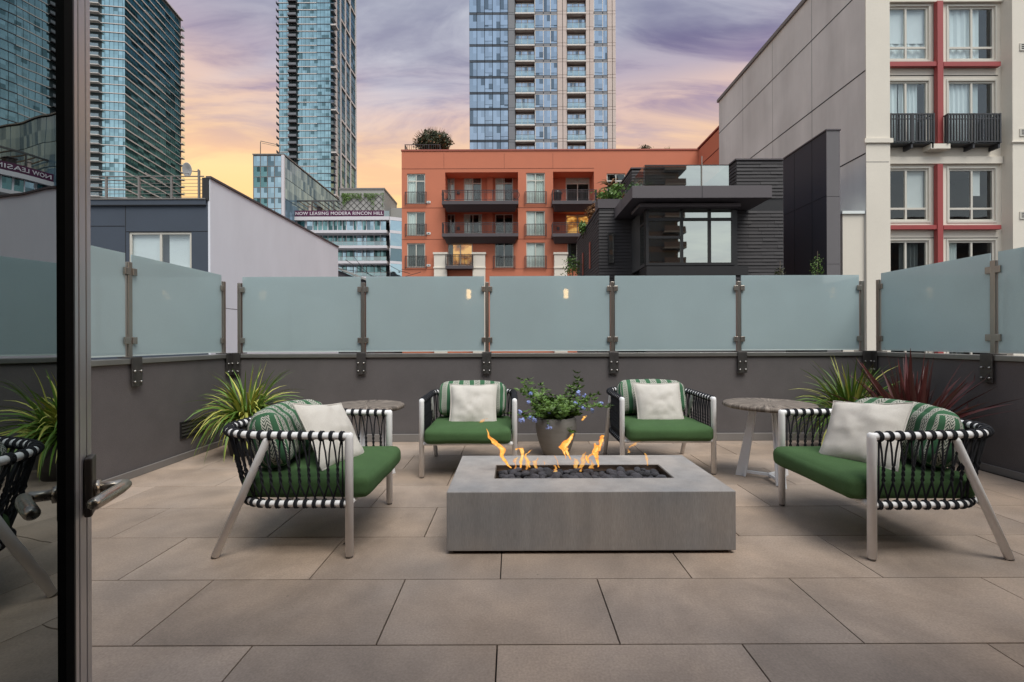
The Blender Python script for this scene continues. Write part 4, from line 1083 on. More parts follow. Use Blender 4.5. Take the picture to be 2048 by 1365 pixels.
# pier between the balcony windows
for k in (0, 1):
    a, b, c, d = rec[k]; e, f, _, _ = OQ(822, 500, 874, 600); m = MB(); m.box(e, f, YO+RD-.35, YO+RD-.001, c+.001, d-.001); m.build('pier', 'orange', ob)
def balcony(u0, v0, v1, u1, vr, name='balcony'):
    """slab front from v0 to v1, rail top vr"""
    Yb = YO-1.15
    a, b, c, d = OQ(u0, v0, u1, v1, Y=Yb)
    m = MB(); m.box(a, b, Yb, YO-.002, c, d)
    # tapering underside
    m.add([(a+.15, Yb+.12, c-.001), (b-.15, Yb+.12, c-.001), (b-.15, YO-.003, c-.001), (a+.15, YO-.003, c-.001), (a+.3, Yb+.8, c-.42), (b-.3, Yb+.8, c-.42), (b-.3, YO-.003, c-.42), (a+.3, YO-.003, c-.42)],
          [(0, 1, 5, 4), (1, 2, 6, 5), (4, 5, 6, 7), (3, 0, 4, 7)])
    s_ = m.build(name, 'slabgrey', ob)
    zt = OQ(u0, vr, u1, vr+1, Y=Yb)[3]
    n = max(2, round((b-a)/1.25)); railing(ob, a+.04, b-.04, Yb+.04, YO-.02, d+.1, zt, bar=.013, gap=.13, posts=[a+.04+(b-a-.08)*i/n for i in range(n+1)])
    return s_
balcony(442, 692, 722, 1096, 600); balcony(442, 970, 998, 1096, 877); balcony(1385, 690, 720, 1768, 597); balcony(1385, 970, 998, 1768, 877)
a, b, c, d = OQ(472, 1246, 710, 1272, Y=YO-.9); m = MB(); m.box(a, b, YO-.9, YO-.002, c, d); m.build('balcony', 'slabgrey', ob)
railing(ob, a+.03, b-.03, YO-.86, YO-.02, d+.08, OQ(472, 1150, 710, 1160, Y=YO-.9)[3], gap=.13, posts=[a+.03, (a+b)/2, b-.03])
for (u0, u1) in ((375, 485), (705, 812), (1403, 1513)):
    a, b, c, d = OQ(u0, 1150, u1, 1340, Y=YO-.5); m = MB(); m.box(a, b, YO-.5, YO-.001, ZG, d); m.box(a-.08, b+.08, YO-.58, YO-.001, d+.002, d+.18)
    z = OQ(u0, 1258, u1, 1270, Y=YO-.5); m.box(a-.06, b+.06, YO-.56, YO-.501, z[2], z[3]); m.build('pilaster', 'offwhite', ob)
for (u, v) in ((330, 706), (330, 972), (330, 1245)):
    a, b, c, d = OQ(u-16, v-9, u+16, v+9); m = MB(); m.box(a, b, YO-.05, YO-.001, c, d); vo = m.build('wall_vent', 'blind', ob)
    m = MB(); m.box(a+.08, b-.08, YO-.06, YO-.051, c+.06, d-.06); m.build('vent_grille', 'curtain_d', vo)
# wing running towards the camera on the right
Yw = pt(1440, 257, 1)[0]; Yw = oX1/pt(1440, 257, 1)[0]
m = MB(); m.box(oX1, oX1+6, Yw-3, YO+17.9, ZG, oZ1+.001); m.build('side_wing_wall', 'orange', ob)
m = MB(); m.box(oX1-.06, oX1+6, Yw-3, YO+17.9, oZ1+.142, oZ1+.28); m.build('coping', 'orange_cap', ob)
m = MB(); m.box(oX1-.03, oX1-.001, Yw-3, YO-.02, oZ1-1.62, oZ1-1.56); m.build('joint_trim', 'groove', ob)
# things on the balconies
for (u, v, l_, s) in ((480, 690, 'black wire chair at the left end of the top balcony', -1), (1068, 688, 'black wire chair at the right end of the top balcony', 1)):
    x, z = pt(780+u/4.267, 240+v/4.267, YO-.6); t = thing('wire_chair', l_, 'chair', (x, YO-.6, z-.02))
    m = MB(); pts = [(x+.42*math.cos(a_)*.9+s*.1*math.sin(a_), YO-.6+.1*math.cos(a_), z+.42+.40*math.sin(a_)) for a_ in [2*math.pi*i/18 for i in range(18)]]
    m.tube(pts, .025, 6, closed=True); m.build('back_hoop', 'black_frame', t)
    m = MB(); [m.tube([(x+.35*math.cos(a_), YO-.6, z+.42+.35*math.sin(a_)), (x-s*.1, YO-.55, z+.12)], .008, 4) for a_ in [2*math.pi*i/12 for i in range(12)]]; m.build('lacing', 'black_frame', t)['kind'] = 'stuff'
    m = MB(); [m.tube([(x+dx, YO-.6, z+.2), (x+dx*1.3, YO-.6, z-.02)], .015, 5) for dx in (-.25, .25)]; m.build('leg_frame', 'black_frame', t)
x, z = pt(780+1430/4.267, 240+688/4.267, YO-.5); m = MB()
prof = [(.30, 0), (.36, .2), (.34, .5), (.42, .62), (.30, .82), (.1, .92)]; m.lathe(prof, (x, YO-.5, z), 14, wob=.12); o = m.build('covered_grill', 'black_frame', None); tag(o, 'covered black grill on the upper right balcony', 'grill')

# ---------------------------------------------------------------- foliage helper for far plants
def foliage(name, t, c, rx, ry, rz_, n, size, mat, seed, floor_z=None, mats2=None, lump=.35):
    rr = random.Random(seed); m = MB()
    for k in range(n):
        d = Vector((rr.gauss(0, 1), rr.gauss(0, 1), rr.gauss(0, 1))).normalized()
        q = rr.random()**.4; sc = 1+lump*noise.noise(d*2.1+Vector((seed, 0, 0)))+.2*noise.noise(d*6)
        p = Vector((c[0]+d.x*rx*q*sc, c[1]+d.y*ry*q*sc, c[2]+d.z*rz_*q*sc))
        if floor_z is not None and p.z < floor_z: p.z = floor_z+rr.random()*rz_*.4
        n_ = (d+Vector((rr.gauss(0, .7), rr.gauss(0, .7), rr.gauss(0, .7)))).normalized(); u = n_.orthogonal().normalized(); v = n_.cross(u); s = size*rr.uniform(.6, 1.4)
        m.add([p-u*s, p-v*s*.45, p+u*s, p+v*s*.45], [(0, 1, 2, 3)], 1 if (mats2 and rr.random() < .10) else 0)
    o = m.build(name, [mat, mats2] if mats2 else mat, t); o['kind'] = 'stuff'; return o
# roof tree
cx0, cz0 = pt(866, 286, YO+1.5)
t = thing('roof_tree', 'dark bushy rust tinted tree on the orange building roof', 'tree', (cx0, YO+1.5, oZ1+.14))
m = MB(); m.tube([(cx0, YO+1.5, oZ1), (cx0+.05, YO+1.5, cz0)], [.09, .05], 7); [m.tube([(cx0, YO+1.5, oZ1+.2), (cx0+dx, YO+1.4, cz0+.4)], [.05, .02], 6) for dx in (-.9, -.4, .5, 1.0)]; m.build('trunk', 'bark', t)
foliage('crown', t, (cx0, YO+1.5, cz0-.1), 1.78, 1.3, 1.12, 6000, .12, 'leaf_dark', 3, floor_z=oZ1+.05, mats2='leaf_rust', lump=.3)
m = MB(); rr = random.Random(2)
for k in range(60):
    a = rr.uniform(-.2, math.pi+.2); p = Vector((cx0+1.6*math.cos(a), YO+1.3, cz0+1.0*math.sin(a))); q = p+Vector((math.cos(a)*.35, 0, math.sin(a)*.35+.12)); m.tube([p, q], [.02, .006], 4)
m.build('twig', 'leaf_rust', t)['kind'] = 'stuff'
a, b, c, d = R(810, 290, 880, 300, YO+.3)
t = thing('roof_railing', 'black railing round the tree on the orange building roof', 'railing', (a, YO+.3, oZ1+.14)); railing(t, a, b, YO+.3, YO+2.5, oZ1+.22, pt(810, 290, YO+.3)[1], gap=.2, posts=[a, (a+b)/2+.6, b], mid=False)
for (px, l_, kind) in ((1290, 'small bushy plant on the orange roof, the left one of two', 0), (1336, 'small spiky plant on the orange roof, the right one of two', 1)):
    x = pt(px, 297, YO+1)[0]; t = thing('roof_plant', l_, 'plant', (x, YO+1, oZ1+.14))
    if kind == 0:
        m = MB(); m.tube([(x, YO+1, oZ1), (x, YO+1, oZ1+.4)], .04, 5); m.build('stem', 'bark', t)
        foliage('foliage', t, (x, YO+1, oZ1+.62), .62, .4, .32, 300, .08, 'leaf_dark', 8, lump=.9)
    else:
        m = MB(); rr = random.Random(6)
        for k in range(26):
            a_ = rr.uniform(.1, 3.04); L_ = rr.uniform(.35, .6); m.tube([(x, YO+1, oZ1+.12), (x+L_*math.cos(a_)*.9, YO+1+rr.uniform(-.2, .2), oZ1+.3+L_*math.sin(a_))], [.03, .004], 4)
        m.build('spiky_leaves', 'leaf_dark', t)['kind'] = 'stuff'

# ---------------------------------------------------------------- white apartment building, right
YW = 17.0
wb = thing('white_apartment_building', 'cream white apartment building with red steel crosses and a grey side wall', 'building', (20, YW, ZG))
wx0 = pt(1732, 200, YW)[0]; wx1 = pt(1780, 200, YW)[0]; wx2 = pt(2025, 200, YW)[0]
wtop = H+1.1425*wx0*1.0+.05; Ybk = wx0/pt(1438, 210, 1)[0]
RDW = .40; YR = YW+RDW
W1 = lambda x0, y0, x1, y1: R(x0, y0, x1, y1, YR)
prows = [((14, 90), (97, 121)), ((338, 411), (418, 443))]
frows = [(163, 292), (482, 608), (640, 760)]
HW_ = []
for (ua, ub) in ((1752, 1857), (1896, 1990)):
    HW_.append([W1(ua, 14, ub, 121), W1(ua+1, 338, ub, 443)]+[W1(ua, q0, ub, q1) for q0, q1 in frows]+[W1(ua, -146, ub, -40)])
hol = [h for g_ in HW_ for h in g_]
m = MB()
m.box(wx0, wx1, YW, YW+3, ZG, wtop)                       # left pilaster
wall_holes(m, wx1, wx2+.02, ZG, wtop, YR, .12, [(max(h[0], wx1+.001), h[1], h[2], h[3]) for h in hol])
m.box(wx2, wx2+14, YW, YW+3, ZG, wtop)
m.build('front_wall', 'offwhite', wb)
# grey side wall with its joints
m = MB(); m.box(wx0+.001, wx2+14, YW+3.001, Ybk, ZG, wtop-.001); m.box(wx0+.002, wx0+.4, YW+.25, YW+3.0005, ZG, wtop-.002)
m = MB(); m.box(wx0-.0, wx2+14, YW+3.001, Ybk, ZG, wtop-.001); m.build('side_wall', 'greywall', wb)
m = MB(); m.quad((wx0-.006, YW+.02, ZG), (wx0-.006, YW+3.2, ZG), (wx0-.006, YW+3.2, wtop), (wx0-.006, YW+.02, wtop)); m.quad((wx0-.006, YW+3.2, ZG), (wx0-.006, Ybk, ZG), (wx0-.006, Ybk, wtop), (wx0-.006, YW+3.2, wtop)); m.build('render_coat', 'greywall', wb)
m = MB(); m.box(wx0-.10, wx0+.3, YW+.02, Ybk+.1, wtop+.002, wtop+.18); m.build('coping', 'skirt', wb)
for k_ in (.995, .7598, .526):
    z = H+k_*wx0; m = MB(); m.box(wx0-.012, wx0-.007, YW+.02, Ybk, z-.025, z+.025); m.build('joint_line', 'joint', wb)
for px in (1625.8, 1547, 1487.5):
    y = wx0/((px-1024)/F); m = MB(); m.box(wx0-.0105, wx0-.0065, y-.006, y+.006, ZG, wtop); m.build('joint_line', 'mullion' if px > 1600 else 'skirt', wb)
drp = [[[(0, 1, .35, 1, 'blind'), (0.25, 1, 0, .5, 'curtain')], [(0.6, .97, .26, 1, 'blind')], [(0, .45, 0, 1, 'curtain'), (.5, .85, 0, 1, 'curtain')], [(.5, .85, 0, 1, 'curtain_d')], [(0, .4, 0, 1, 'curtain_d')], [(0, 1, 0, 1, 'curtain')]],  # second entry: pale blind stands in for sky mirrored in the glass
       [[(0, .72, 0, 1, 'curtain')], [(.53, .76, .5, 1, 'blind')], [(0, .48, 0, 1, 'curtain'), (.5, .72, 0, 1, 'curtain')], [(0, .25, 0, 1, 'curtain')], [(0, .4, 0, 1, 'curtain_d')], [(0, 1, 0, 1, 'curtain')]]]  # here too the second entry's blind imitates a sky reflection
for g_i, g_ in enumerate(HW_):
    for k, (a, b, c, d) in enumerate(g_):
        vs_ = (.58,) if g_i == 0 else (.52,)
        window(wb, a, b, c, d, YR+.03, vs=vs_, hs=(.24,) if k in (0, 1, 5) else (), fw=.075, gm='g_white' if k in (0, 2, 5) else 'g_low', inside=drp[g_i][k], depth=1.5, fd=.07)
        m = MB(); e = .07                                   # moulded surround
        for q in ((a-e, b+e, d+.002, d+e), (a-e, b+e, c-e, c-.002), (b+.002, b+e, c, d), (a-e, a-.002, c, d)): m.box(q[0], q[1], YR-.022, YR-.001, q[2], q[3])
        m.build('window_surround', 'white_frame', wb)
# red steel
def rbox(x0, y0, x1, y1, Yq, mt='red', name='red_beam', dep=.16):
    a, b, c, d = R(x0, y0, x1, y1, Yq); m = MB(); m.box(a, b, Yq, Yq+dep, c, d); return m.build(name, mt, wb, bevel=.004)
rbox(1875.5, 2, 1887, 287, YR-.20); rbox(1876, 329, 1887, 760, YR-.20)
rbox(1778, 124, 1875.0, 133, YR-.17, dep=.14); rbox(1887.5, 124, 2002, 133, YR-.17, dep=.14)
rbox(1778, 451, 1875.5, 459.5, YR-.17, dep=.14); rbox(1887.5, 451, 2003, 459.5, YR-.17, dep=.14)
rbox(1778, 774, 1875.5, 782.5, YR-.17, dep=.14); rbox(1887.5, 774, 2003, 782.5, YR-.17, dep=.14)
rbox(1862, 288, 1901, 298, YR-.36, 'offwhite', 'corbel', .35)
# bands and ledges
rbox(1775, 314, 2006, 328, YR-.10, 'offwhite', 'band', .095); rbox(1775, -8, 2006, 4, YR-.10, 'offwhite', 'band', .095)
rbox(1732-2, 277, 1787, 286, YW-.06, 'offwhite', 'ledge', .055); rbox(2024, 282, 2300, 285, YW-.05, 'offwhite', 'ledge', .045)
for yy in (151, 476): rbox(1780, yy, 1874, yy+1.5, YR-.012, 'joint', 'shadow_joint', .008); rbox(1888, yy, 1996, yy+1.5, YR-.012, 'joint', 'shadow_joint', .008)
for (x0, y0, x1, y1) in ((1732, 324, 1778, 325), ): rbox(x0, y0, x1, y1, YW-.006, 'skirt', 'shadow_joint', .004)
for (x0, x1) in ((1781.5, 1867), (1896, 2000)):
    a, b, c, d = R(x0, 228, x1, 285, YR-.37)
    r_ = railing(wb, a, b, YR-.37, YR-.04, c, d, bar=.022, gap=.105, mat='bandrail', posts=[a, (a+b)/2, b], mid=True)
    m = MB()
    for x in ((a+b)/2, b-.02): m.box(x-.035, x+.035, YR-.36, YR-.001, c-.22, c-.055)
    m.build('support_bracket', 'bandrail', r_)
    m = MB(); m.box(a, b, YR-.34, YR-.002, c-.05, c-.002); m.build('balcony', 'bandrail', wb)
for yy in (87, 258, 424):
    a, b, c, d = R(2040, yy, 2052, yy+15, YW-.02); m = MB(); m.box(a, b+.15, YW-.03, YW-.001, c, d); v_ = m.build('wall_vent', 'white_frame', wb)
    m = MB(); [m.box(a+.05, b+.10, YW-.034, YW-.031, c+.06+.07*i, c+.095+.07*i) for i in range(3)]; m.build('vent_grille', 'joint', v_)
# low annex
a, b, c, d = R(1686, 425, 1731.5, 900, YW+.1); m = MB(); m.box(a, wx0-.003, YW+.1, YW+2.5, ZG, d-.08); m.build('annex_wall', 'offwhite', wb)
m = MB(); m.box(a-.05, wx0-.02, YW+.04, YW+2.6, d-.078, d+.03); m.build('coping', 'blind', wb)

# ---------------------------------------------------------------- charcoal shingled house
def K(u, v): return (1140+u/3.657, 240+v/3.657)
def KR(u0, v0, u1, v1, Y):
    a, b = K(u0, v0), K(u1, v1); return R(a[0], a[1], b[0], b[1], Y)
hh_ = thing('dark_house', 'charcoal shingled house with a big bay window and a tall dark fin wall', 'building', (8, 15, ZG))
def lap(x0, x1, z0, z1, Y, axis='x', sgn=-1, course=.112, name='siding'):
    """lapped shingle courses: each one a wedge, thicker at its foot, with butt joints at uneven places"""
    m = MB(); z = z0; k = 0; rr = random.Random(int((x0+z0)*100))
    while z < z1:
        zt_ = min(z+course*1.0, z1); t0, t1 = .026, .005
        s = x0
        while s < x1-1e-6:
            e = min(x1, s+rr.uniform(.35, .9)); tt = t0+rr.uniform(-.006, .006)
            if x1-e < .1: e = x1
            if axis == 'x': vs = [(s, Y, z), (e-.004, Y, z), (e-.004, Y, zt_), (s, Y, zt_), (s, Y+sgn*tt, z), (e-.004, Y+sgn*tt, z), (e-.004, Y+sgn*t1, zt_), (s, Y+sgn*t1, zt_)]
            else: vs = [(Y, s, z), (Y, e-.004, z), (Y, e-.004, zt_), (Y, s, zt_), (Y+sgn*tt, s, z), (Y+sgn*tt, e-.004, z), (Y+sgn*t1, e-.004, zt_), (Y+sgn*t1, s, zt_)]
            m.add(vs, [(4, 5, 6, 7), (0, 1, 5, 4), (0, 4, 7, 3), (1, 2, 6, 5), (3, 7, 6, 2)]); s = e
        z += course
    o = m.build(name, 'siding', hh_); o['kind'] = 'stuff'; return o
YH = 14.6                                           # main front
hx1 = KR(1560, 300, 1561, 600, YH)[0]
zCt = KR(1217, 300, 1560, 475, YH)[3]
# bodies
body = MB()
aL, _, _, _ = KR(540, 640, 1560, 1140, YH)
zs = KR(455, 483, 1478, 573, 13.3)                      # fascia
Yf_ = 13.3
body.box(aL, hx1, YH, YH+6, ZG, zs[2]+.1)
aC = KR(1217, 300, 1560, 475, YH)[0]; body.box(aC, hx1, YH+.001, YH+5.5, zs[2]+.101, zCt)
YA = 15.6                                            # lower left block
a0, a1, _, zA = KR(213, 650, 420, 1140, YA)
body.box(a0, aL-.001, YA, YA+5.2, ZG, zA)
YBk = 17.2
b0, b1, _, zB = KR(452, 362, 560, 600, YBk); body.box(b0, aC, YBk, YBk+3.6, ZG, zB)
body.build('house_body', 'black_frame', hh_)
bayL, bayR, bz0, bz1 = KR(553, 640, 1200, 1045, 13.95)
lap(bayR+.36, hx1-.01, zs[2]-2.9, zs[2]-.02, YH); lap(aC, hx1-.01, zs[3]+.02, zCt, YH)
lap(aL-.02, hx1-.01, ZG+9.5, bz0-.32, YH-.45 if False else YH-.001)
lap(a0, aL+.2, ZG+9.5, zA-.02, YA); lap(YA, YA+5.2, ZG+9.5, zA-.02, a0, axis='y')
lap(YBk, YBk+3.6, zA-.3, zB-.02, b0, axis='y'); lap(b0, aC, zs[3]-.4, zB-.02, YBk)
lap(YH, YH+5.5, zs[3], zCt, aC, axis='y')
# copings
m = MB(); m.box(a0-.03, aL, YA-.04, YA+5.2, zA+.002, zA+.05); m.box(b0-.04, aC, YBk-.04, YBk+3.6, zB+.002, zB+.05); m.box(aC-.05, hx1-.02, YH-.05, YH+5.5, zCt+.002, zCt+.05); m.build('parapet_cap', 'slabgrey', hh_)
# projecting roof slab
fa = MB(); fa.box(zs[0], zs[1], Yf_, YH-.04, zs[2], zs[3]); fa.add([(zs[0]-.0, Yf_+.001, zs[2]), (zs[0], YH-.04, zs[2])], [])
fa.build('roof_slab', 'fascia', hh_, bevel=.008)
jx = KR(967, 483, 969, 573, Yf_)
m = MB(); m.box(jx[0]-.006, jx[0]+.006, Yf_-.004, Yf_-.001, zs[2], zs[3]); m.build('panel_joint', 'joint', hh_)
m = MB(); m.box(zs[0]-.004, aL+.3, YH-.038, YH+2.2, zs[2], zs[3]-.001); m.build('roof_slab', 'fascia', hh_)
# soffit tray
m = MB(); m.box(bayL-.28, bayR+.05, 13.62, YH-.05, zs[2]-.16, zs[2]-.06); m.build('soffit_tray', 'slabgrey', hh_)
# bay window
m = MB(); m.box(bayL-.02, bayR+.36, 13.80, YH-.04, bz0-.42, bz0-.14); m.box(bayL-.0, bayR+.12, 13.86, YH-.04, bz1+.02, zs[2]-.17); m.box(bayR+.005, bayR+.10, 13.95, YH-.04, bz0-.13, bz1+.019); m.build('bay_frame', 'black_frame', hh_)
lap(bayL-.02, hx1-.4, bz0-2.9, bz0-.43, 13.86)
window(hh_, bayL, bayR, bz0-.1, bz1, 13.9, vs=(.405,.718), hs=(), fw=.085, fm='black_frame', gm='g_dark', fd=.09, depth=2.2)
f = [o for o in bpy.data.objects if o.name.startswith('window') and o.parent == hh_][-1]
m = MB(); wv = bayR-bayL; z = lambda v: KR(0, v, 1, v+1, 13.95)[3]
m.box(bayL+.085, bayL+wv*.405-.05, 13.892, 13.975, z(735)-.05, z(735)+.04); m.box(bayL+.085, bayL+wv*.405-.05, 13.892, 13.975, z(866)-.04, z(866)+.04)
m.box(bayL+wv*.405+.05, bayR-.09, 13.892, 13.975, z(735)-.04, z(735)+.04); m.build('transom', 'black_frame', f)
# bay side glass
m = MB(); m.box(bayL-.005, bayL+.06, 14.05, YH-.05, bz0, bz1); m.build('side_pane', 'g_dark', hh_)
m = MB(); m.box(bayL-.02, bayL+.08, 13.995, 14.05, bz0-.13, bz1+.02); m.box(bayL-.02, bayL+.08, 14.05, YH-.05, (bz0+bz1)/2+.35, (bz0+bz1)/2+.42); m.build('bay_frame', 'black_frame', hh_)
# roof glass balustrade
for k, (u0, u1) in enumerate(((545, 960), (966, 1160))):
    a, b, c, d = KR(u0, 338, u1, 476, 13.75); piece('glass_guard', a, b, 13.74, 13.755, zs[3]+.02, d, 'g_dark', hh_)
a = KR(540, 338, 541, 476, 13.75)[0]; piece('glass_guard', a-.01, a+.005, 13.76, 16.5, zs[3]+.02, d, 'balc_glass', hh_)
a, b, c, d2 = KR(960, 270, 965, 476, 13.73); m = MB(); m.box(a, b, 13.70, 13.72, zs[3], d2); m.build('mast', 'steel', hh_)
m = MB(); m.box(KR(545, 338, 546, 400, 13.75)[0], KR(1160, 338, 1161, 400, 13.75)[0], 13.735, 13.76, d+.001, d+.03); m.build('glass_guard_rail', 'bronze', hh_)
# narrow windows left
a, b, c, d = KR(280, 830, 322, 1052, YA-.06); window(hh_, a, b, c, d, YA-.08, hs=(.25,), fw=.03, fm='black_frame', gm='g_dark', fd=.05, depth=.1)
for v0, v1, y_ in ((895, 1090, 17.1), (975, 1140, 18.8)):
    zt_ = H+(683-(240+v0/3.657))*y_/F; zb_ = H+(683-(240+v1/3.657))*y_/F
    m = MB(); m.box(a0-.06, a0-.036, y_, y_+.22, zb_, zt_); m.build('slot_window', 'orange_cap', hh_)
# fin wall
xF = (1654-1024)*15.2/F; YF0, YF1 = 15.2, xF/((1567-1024)/F); zF = H+(683-262)*15.2/F; xF2 = xF+.44
YF0 = 15.2
m = MB(); m.box(xF, xF2, YF0, YF1+3, ZG, zF-.05); m.build('fin_wall', 'fin', hh_)
m = MB(); zj = [zF-.05, H+(683-397)*15.2/F, H+(683-532)*15.2/F, -1.5, -6]
for p, q in zip(zj, zj[1:]): piece('edge_panel', xF-.006, xF2+.006, YF0-.02, YF0-.002, q+.012, p-.002, 'fin_lit', hh_, bevel=.004)
m = MB(); m.box(xF-.03, xF2+.03, YF0-.04, YF1+3, zF-.048, zF+.0); m.build('parapet_cap', 'slabgrey', hh_)
for k_ in (1,):
    zz_ = H+.458*xF; m = MB(); m.box(xF-.006, xF-.001, YF0, YF1+3, zz_-.006, zz_+.006)
    for y_ in (xF/((1625-1024)/F), xF/((1590-1024)/F)): m.box(xF-.0065, xF-.0012, y_-.006, y_+.006, ZG, zF-.06)
    m.build('panel_joint', 'joint', hh_)
# planters, aloe and leafy plants on the dark house
x, z = pt(1217, 407, 15.9); t = thing('planter', 'square pale planter with bright green succulent on the dark house roof', 'planter', (x, 15.9, zA+.05))
m = MB(); m.box(x-.42, x+.38, 15.7, 16.2, zA+.05, zA+.36); m.build('planter_box', 'slabgrey', t)
foliage('foliage', t, (x+.05, 15.95, zA+.52), .52, .3, .27, 520, .065, 'leaf', 31, lump=.6)
foliage('foliage', t, (x+.35, 15.95, zA+.85), .26, .2, .16, 160, .055, 'leaf', 33, lump=.6)
x, z = pt(1216, 368, 16.4); t = thing('aloe_plant', 'bare stemmed rusty aloe rising beside the dark house planter', 'plant', (x, 16.4, zA+.05))
m = MB(); m.tube([(x+.12, 16.4, zA), (x+.06, 16.4, z-.1)], .03, 6); m.build('stem', 'bark', t)
m = MB(); rr = random.Random(12)
for k in range(24):
    a_ = rr.uniform(0, 6.28); L_ = rr.uniform(.35, .6); e = rr.uniform(-.1, 1.1); p = Vector((x+.06, 16.4, z-.1)); q = p+Vector((math.cos(a_)*math.cos(e), math.sin(a_)*math.cos(e), math.sin(e)))*L_*.6; r2 = q+Vector((math.cos(a_), math.sin(a_), math.sin(e)-.8)).normalized()*L_*.4
    m.tube([p, q, r2], [.022, .016, .003], 4)
m.build('leaf_rosette', 'leaf_rust', t)['kind'] = 'stuff'
for (px, py, Yq, s, l_, mt, cat) in ((1145, 536, 19.0, .55, 'feathery green bush low beside the orange building', 'leaf', 'bush'), (1185, 425, 17.5, .36, 'rusty leaved plant above the edge of the dark house', 'leaf_rust', 'plant'), (1166, 455, 18.4, .26, 'pale green plant at the dark house edge', 'leaf', 'plant')):
    x, z = pt(px, py, Yq); t = thing('leafy_plant', l_, cat, (x, Yq, z-s)); m = MB(); m.tube([(x, Yq, z-s*1.8), (x, Yq, z)], .02, 5); m.build('stem', 'bark', t)
    foliage('foliage', t, (x, Yq, z), s*.8, s*.6, s, 420, .05, mt, px, lump=.6)
for (px, py, l_, h2) in ((1559, 540, 'thin dark climber at the foot of the fin wall', .55), (1634, 530, 'upright leafy shrub beside the fin wall edge', .85)):
    x, z = pt(px, py, 14.2); t = thing('climbing_shrub', l_, 'shrub', (x, 14.2, z-h2)); m = MB(); m.tube([(x, 14.2, z-1.2), (x+.02, 14.2, z+h2*.5)], [.02, .006], 5); m.build('stem', 'bark', t)
    foliage('foliage', t, (x, 14.2, z-.15), .17*h2+.08, .15, h2*.55, int(330*h2), .03, 'leaf_dark' if h2 < .7 else 'leaf', px, lump=.5)
# aloe and grass behind the roof glass
x, z = pt(1298, 367, 13.95); t = thing('agave_plant', 'blue green spiky plant behind the roof glass of the dark house', 'plant', (x, 13.95, zs[3])); m = MB(); rr = random.Random(4)
for k in range(14):
    a_ = rr.uniform(.9, 2.25); m.tube([(x, 13.95, zs[3]+.01), (x+.4*math.cos(a_)*.6, 13.95+rr.uniform(-.1, .1), zs[3]+.42*math.sin(a_))], [.028, .003], 4)
m.build('leaf_rosette', 'leaf', t)['kind'] = 'stuff'

# ---------------------------------------------------------------- navy building, left
YN = 18.5
nb_ = thing('navy_building', 'navy stucco building with a long pale side wall and a roof railing', 'building', (-14, YN, ZG))
def NQ(u0, v0, u1, v1, Y=YN): return R(160+u0/3.793, 320+v0/3.793, 160+u1/3.793, 320+v1/3.793, Y)
nX1 = NQ(985, 305, 986, 700)[0]; nZt = NQ(80, 305, 980, 700)[3]
wh = NQ(372, 550, 846, 845)
m = MB(); wall_holes(m, nX1-16, nX1, ZG, nZt-.02, YN, .14, [wh]); m.build('front_wall', 'navy', nb_)
m = MB(); c_ = NQ(80, 308, 960, 352); m.box(nX1-16, c_[1], YN-.07, YN-.002, c_[2], c_[3]); m.build('cornice', 'navy', nb_, bevel=.006)
m = MB(); c2 = NQ(80, 346, 960, 352); m.box(nX1-16, c_[1], YN-.075, YN-.0705, c2[2], c2[3]); m.build('shadow_joint', 'joint', nb_)
m = MB(); m.box(nX1-16, c_[1], YN-.1, YN+14, c_[3]+.002, c_[3]+.05); m.build('roof_edge', 'slab_white' if False else 'skirt', nb_)
q = NQ(344, 352, 348, 800); m = MB(); m.box(q[0], q[1], YN-.008, YN-.001, ZG, q[3]); q = NQ(80, 503, 340, 507); m.box(q[0]-4, q[1], YN-.008, YN-.0012, q[2], q[3]); q = NQ(350, 544, 978, 547); m.box(q[0], q[1], YN-.008, YN-.0012, q[2], q[3]); m.build('shadow_joint', 'joint', nb_)
window(nb_, wh[0], wh[1], wh[2], wh[3], YN+.03, vs=(.5,), fw=.09, gm='g_white', inside=[(0, .46, 0, 1, 'blind'), (.60, 1, 0, 1, 'blind')], depth=1.2)
# pale gable wall running away from the camera
nZw = H+.5455*(-nX1)-.13
Yn2 = nX1/((676-1024)/F)
m = MB(); m.box(nX1-6, nX1, YN+.001, Yn2, ZG, nZw+.02)
zc0 = H+(683-355)*YN/F; zc1 = H+(683-492)*Yn2/F; zc = (zc0+zc1)/2
m = MB(); m.box(nX1-.06, nX1+.03, YN-.02, Yn2, ZG, zc-.06); m.build('gable_wall', 'lavender', nb_)
m = MB(); m.box(nX1-.12, nX1+.09, YN-.06, Yn2+.05, zc-.058, zc+.03); m.build('coping', 'slabgrey', nb_)
m = MB(); m.box(nX1-16, nX1-.061, YN+.3, Yn2-.01, ZG, nZt-.05); m.build('building_body', 'navy', nb_)
q = NQ(932, 140, 983, 312); m = MB(); m.box(q[0], q[1]-.002, YN-.05, YN-.021, q[2], q[3]); m.build('corner_panel', 'black_frame', nb_)
m = MB(); m.box(nX1+.031, nX1+.034, YN, Yn2, 2.6, 2.62); m.build('shadow_joint', 'joint', nb_)
rt = thing('roof_railing', 'steel roof railing with thin horizontal bars on the navy building', 'railing', (nX1-4, YN+.1, nZt))
rX0, rX1 = nX1-12, NQ(925, 120, 926, 300)[0]; zt_ = NQ(80, 122, 90, 300)[3]
for k in range(7):
    z = zt_-(zt_-nZt)*k/7; m = MB(); m.tube([(rX0, YN+.12, z), (rX1, YN+.12, z)], .026 if k == 0 else .011, 6); m.build('rail', 'skirt', rt)
for u in (-600, -340, -80, 180, 430, 678, 887):
    x = NQ(u, 120, u+1, 300)[0]; m = MB(); m.box(x-.035, x+.035, YN+.09, YN+.16, nZt, zt_+(.25 if u == 887 else .02)); m.build('rail_post', 'skirt', rt)
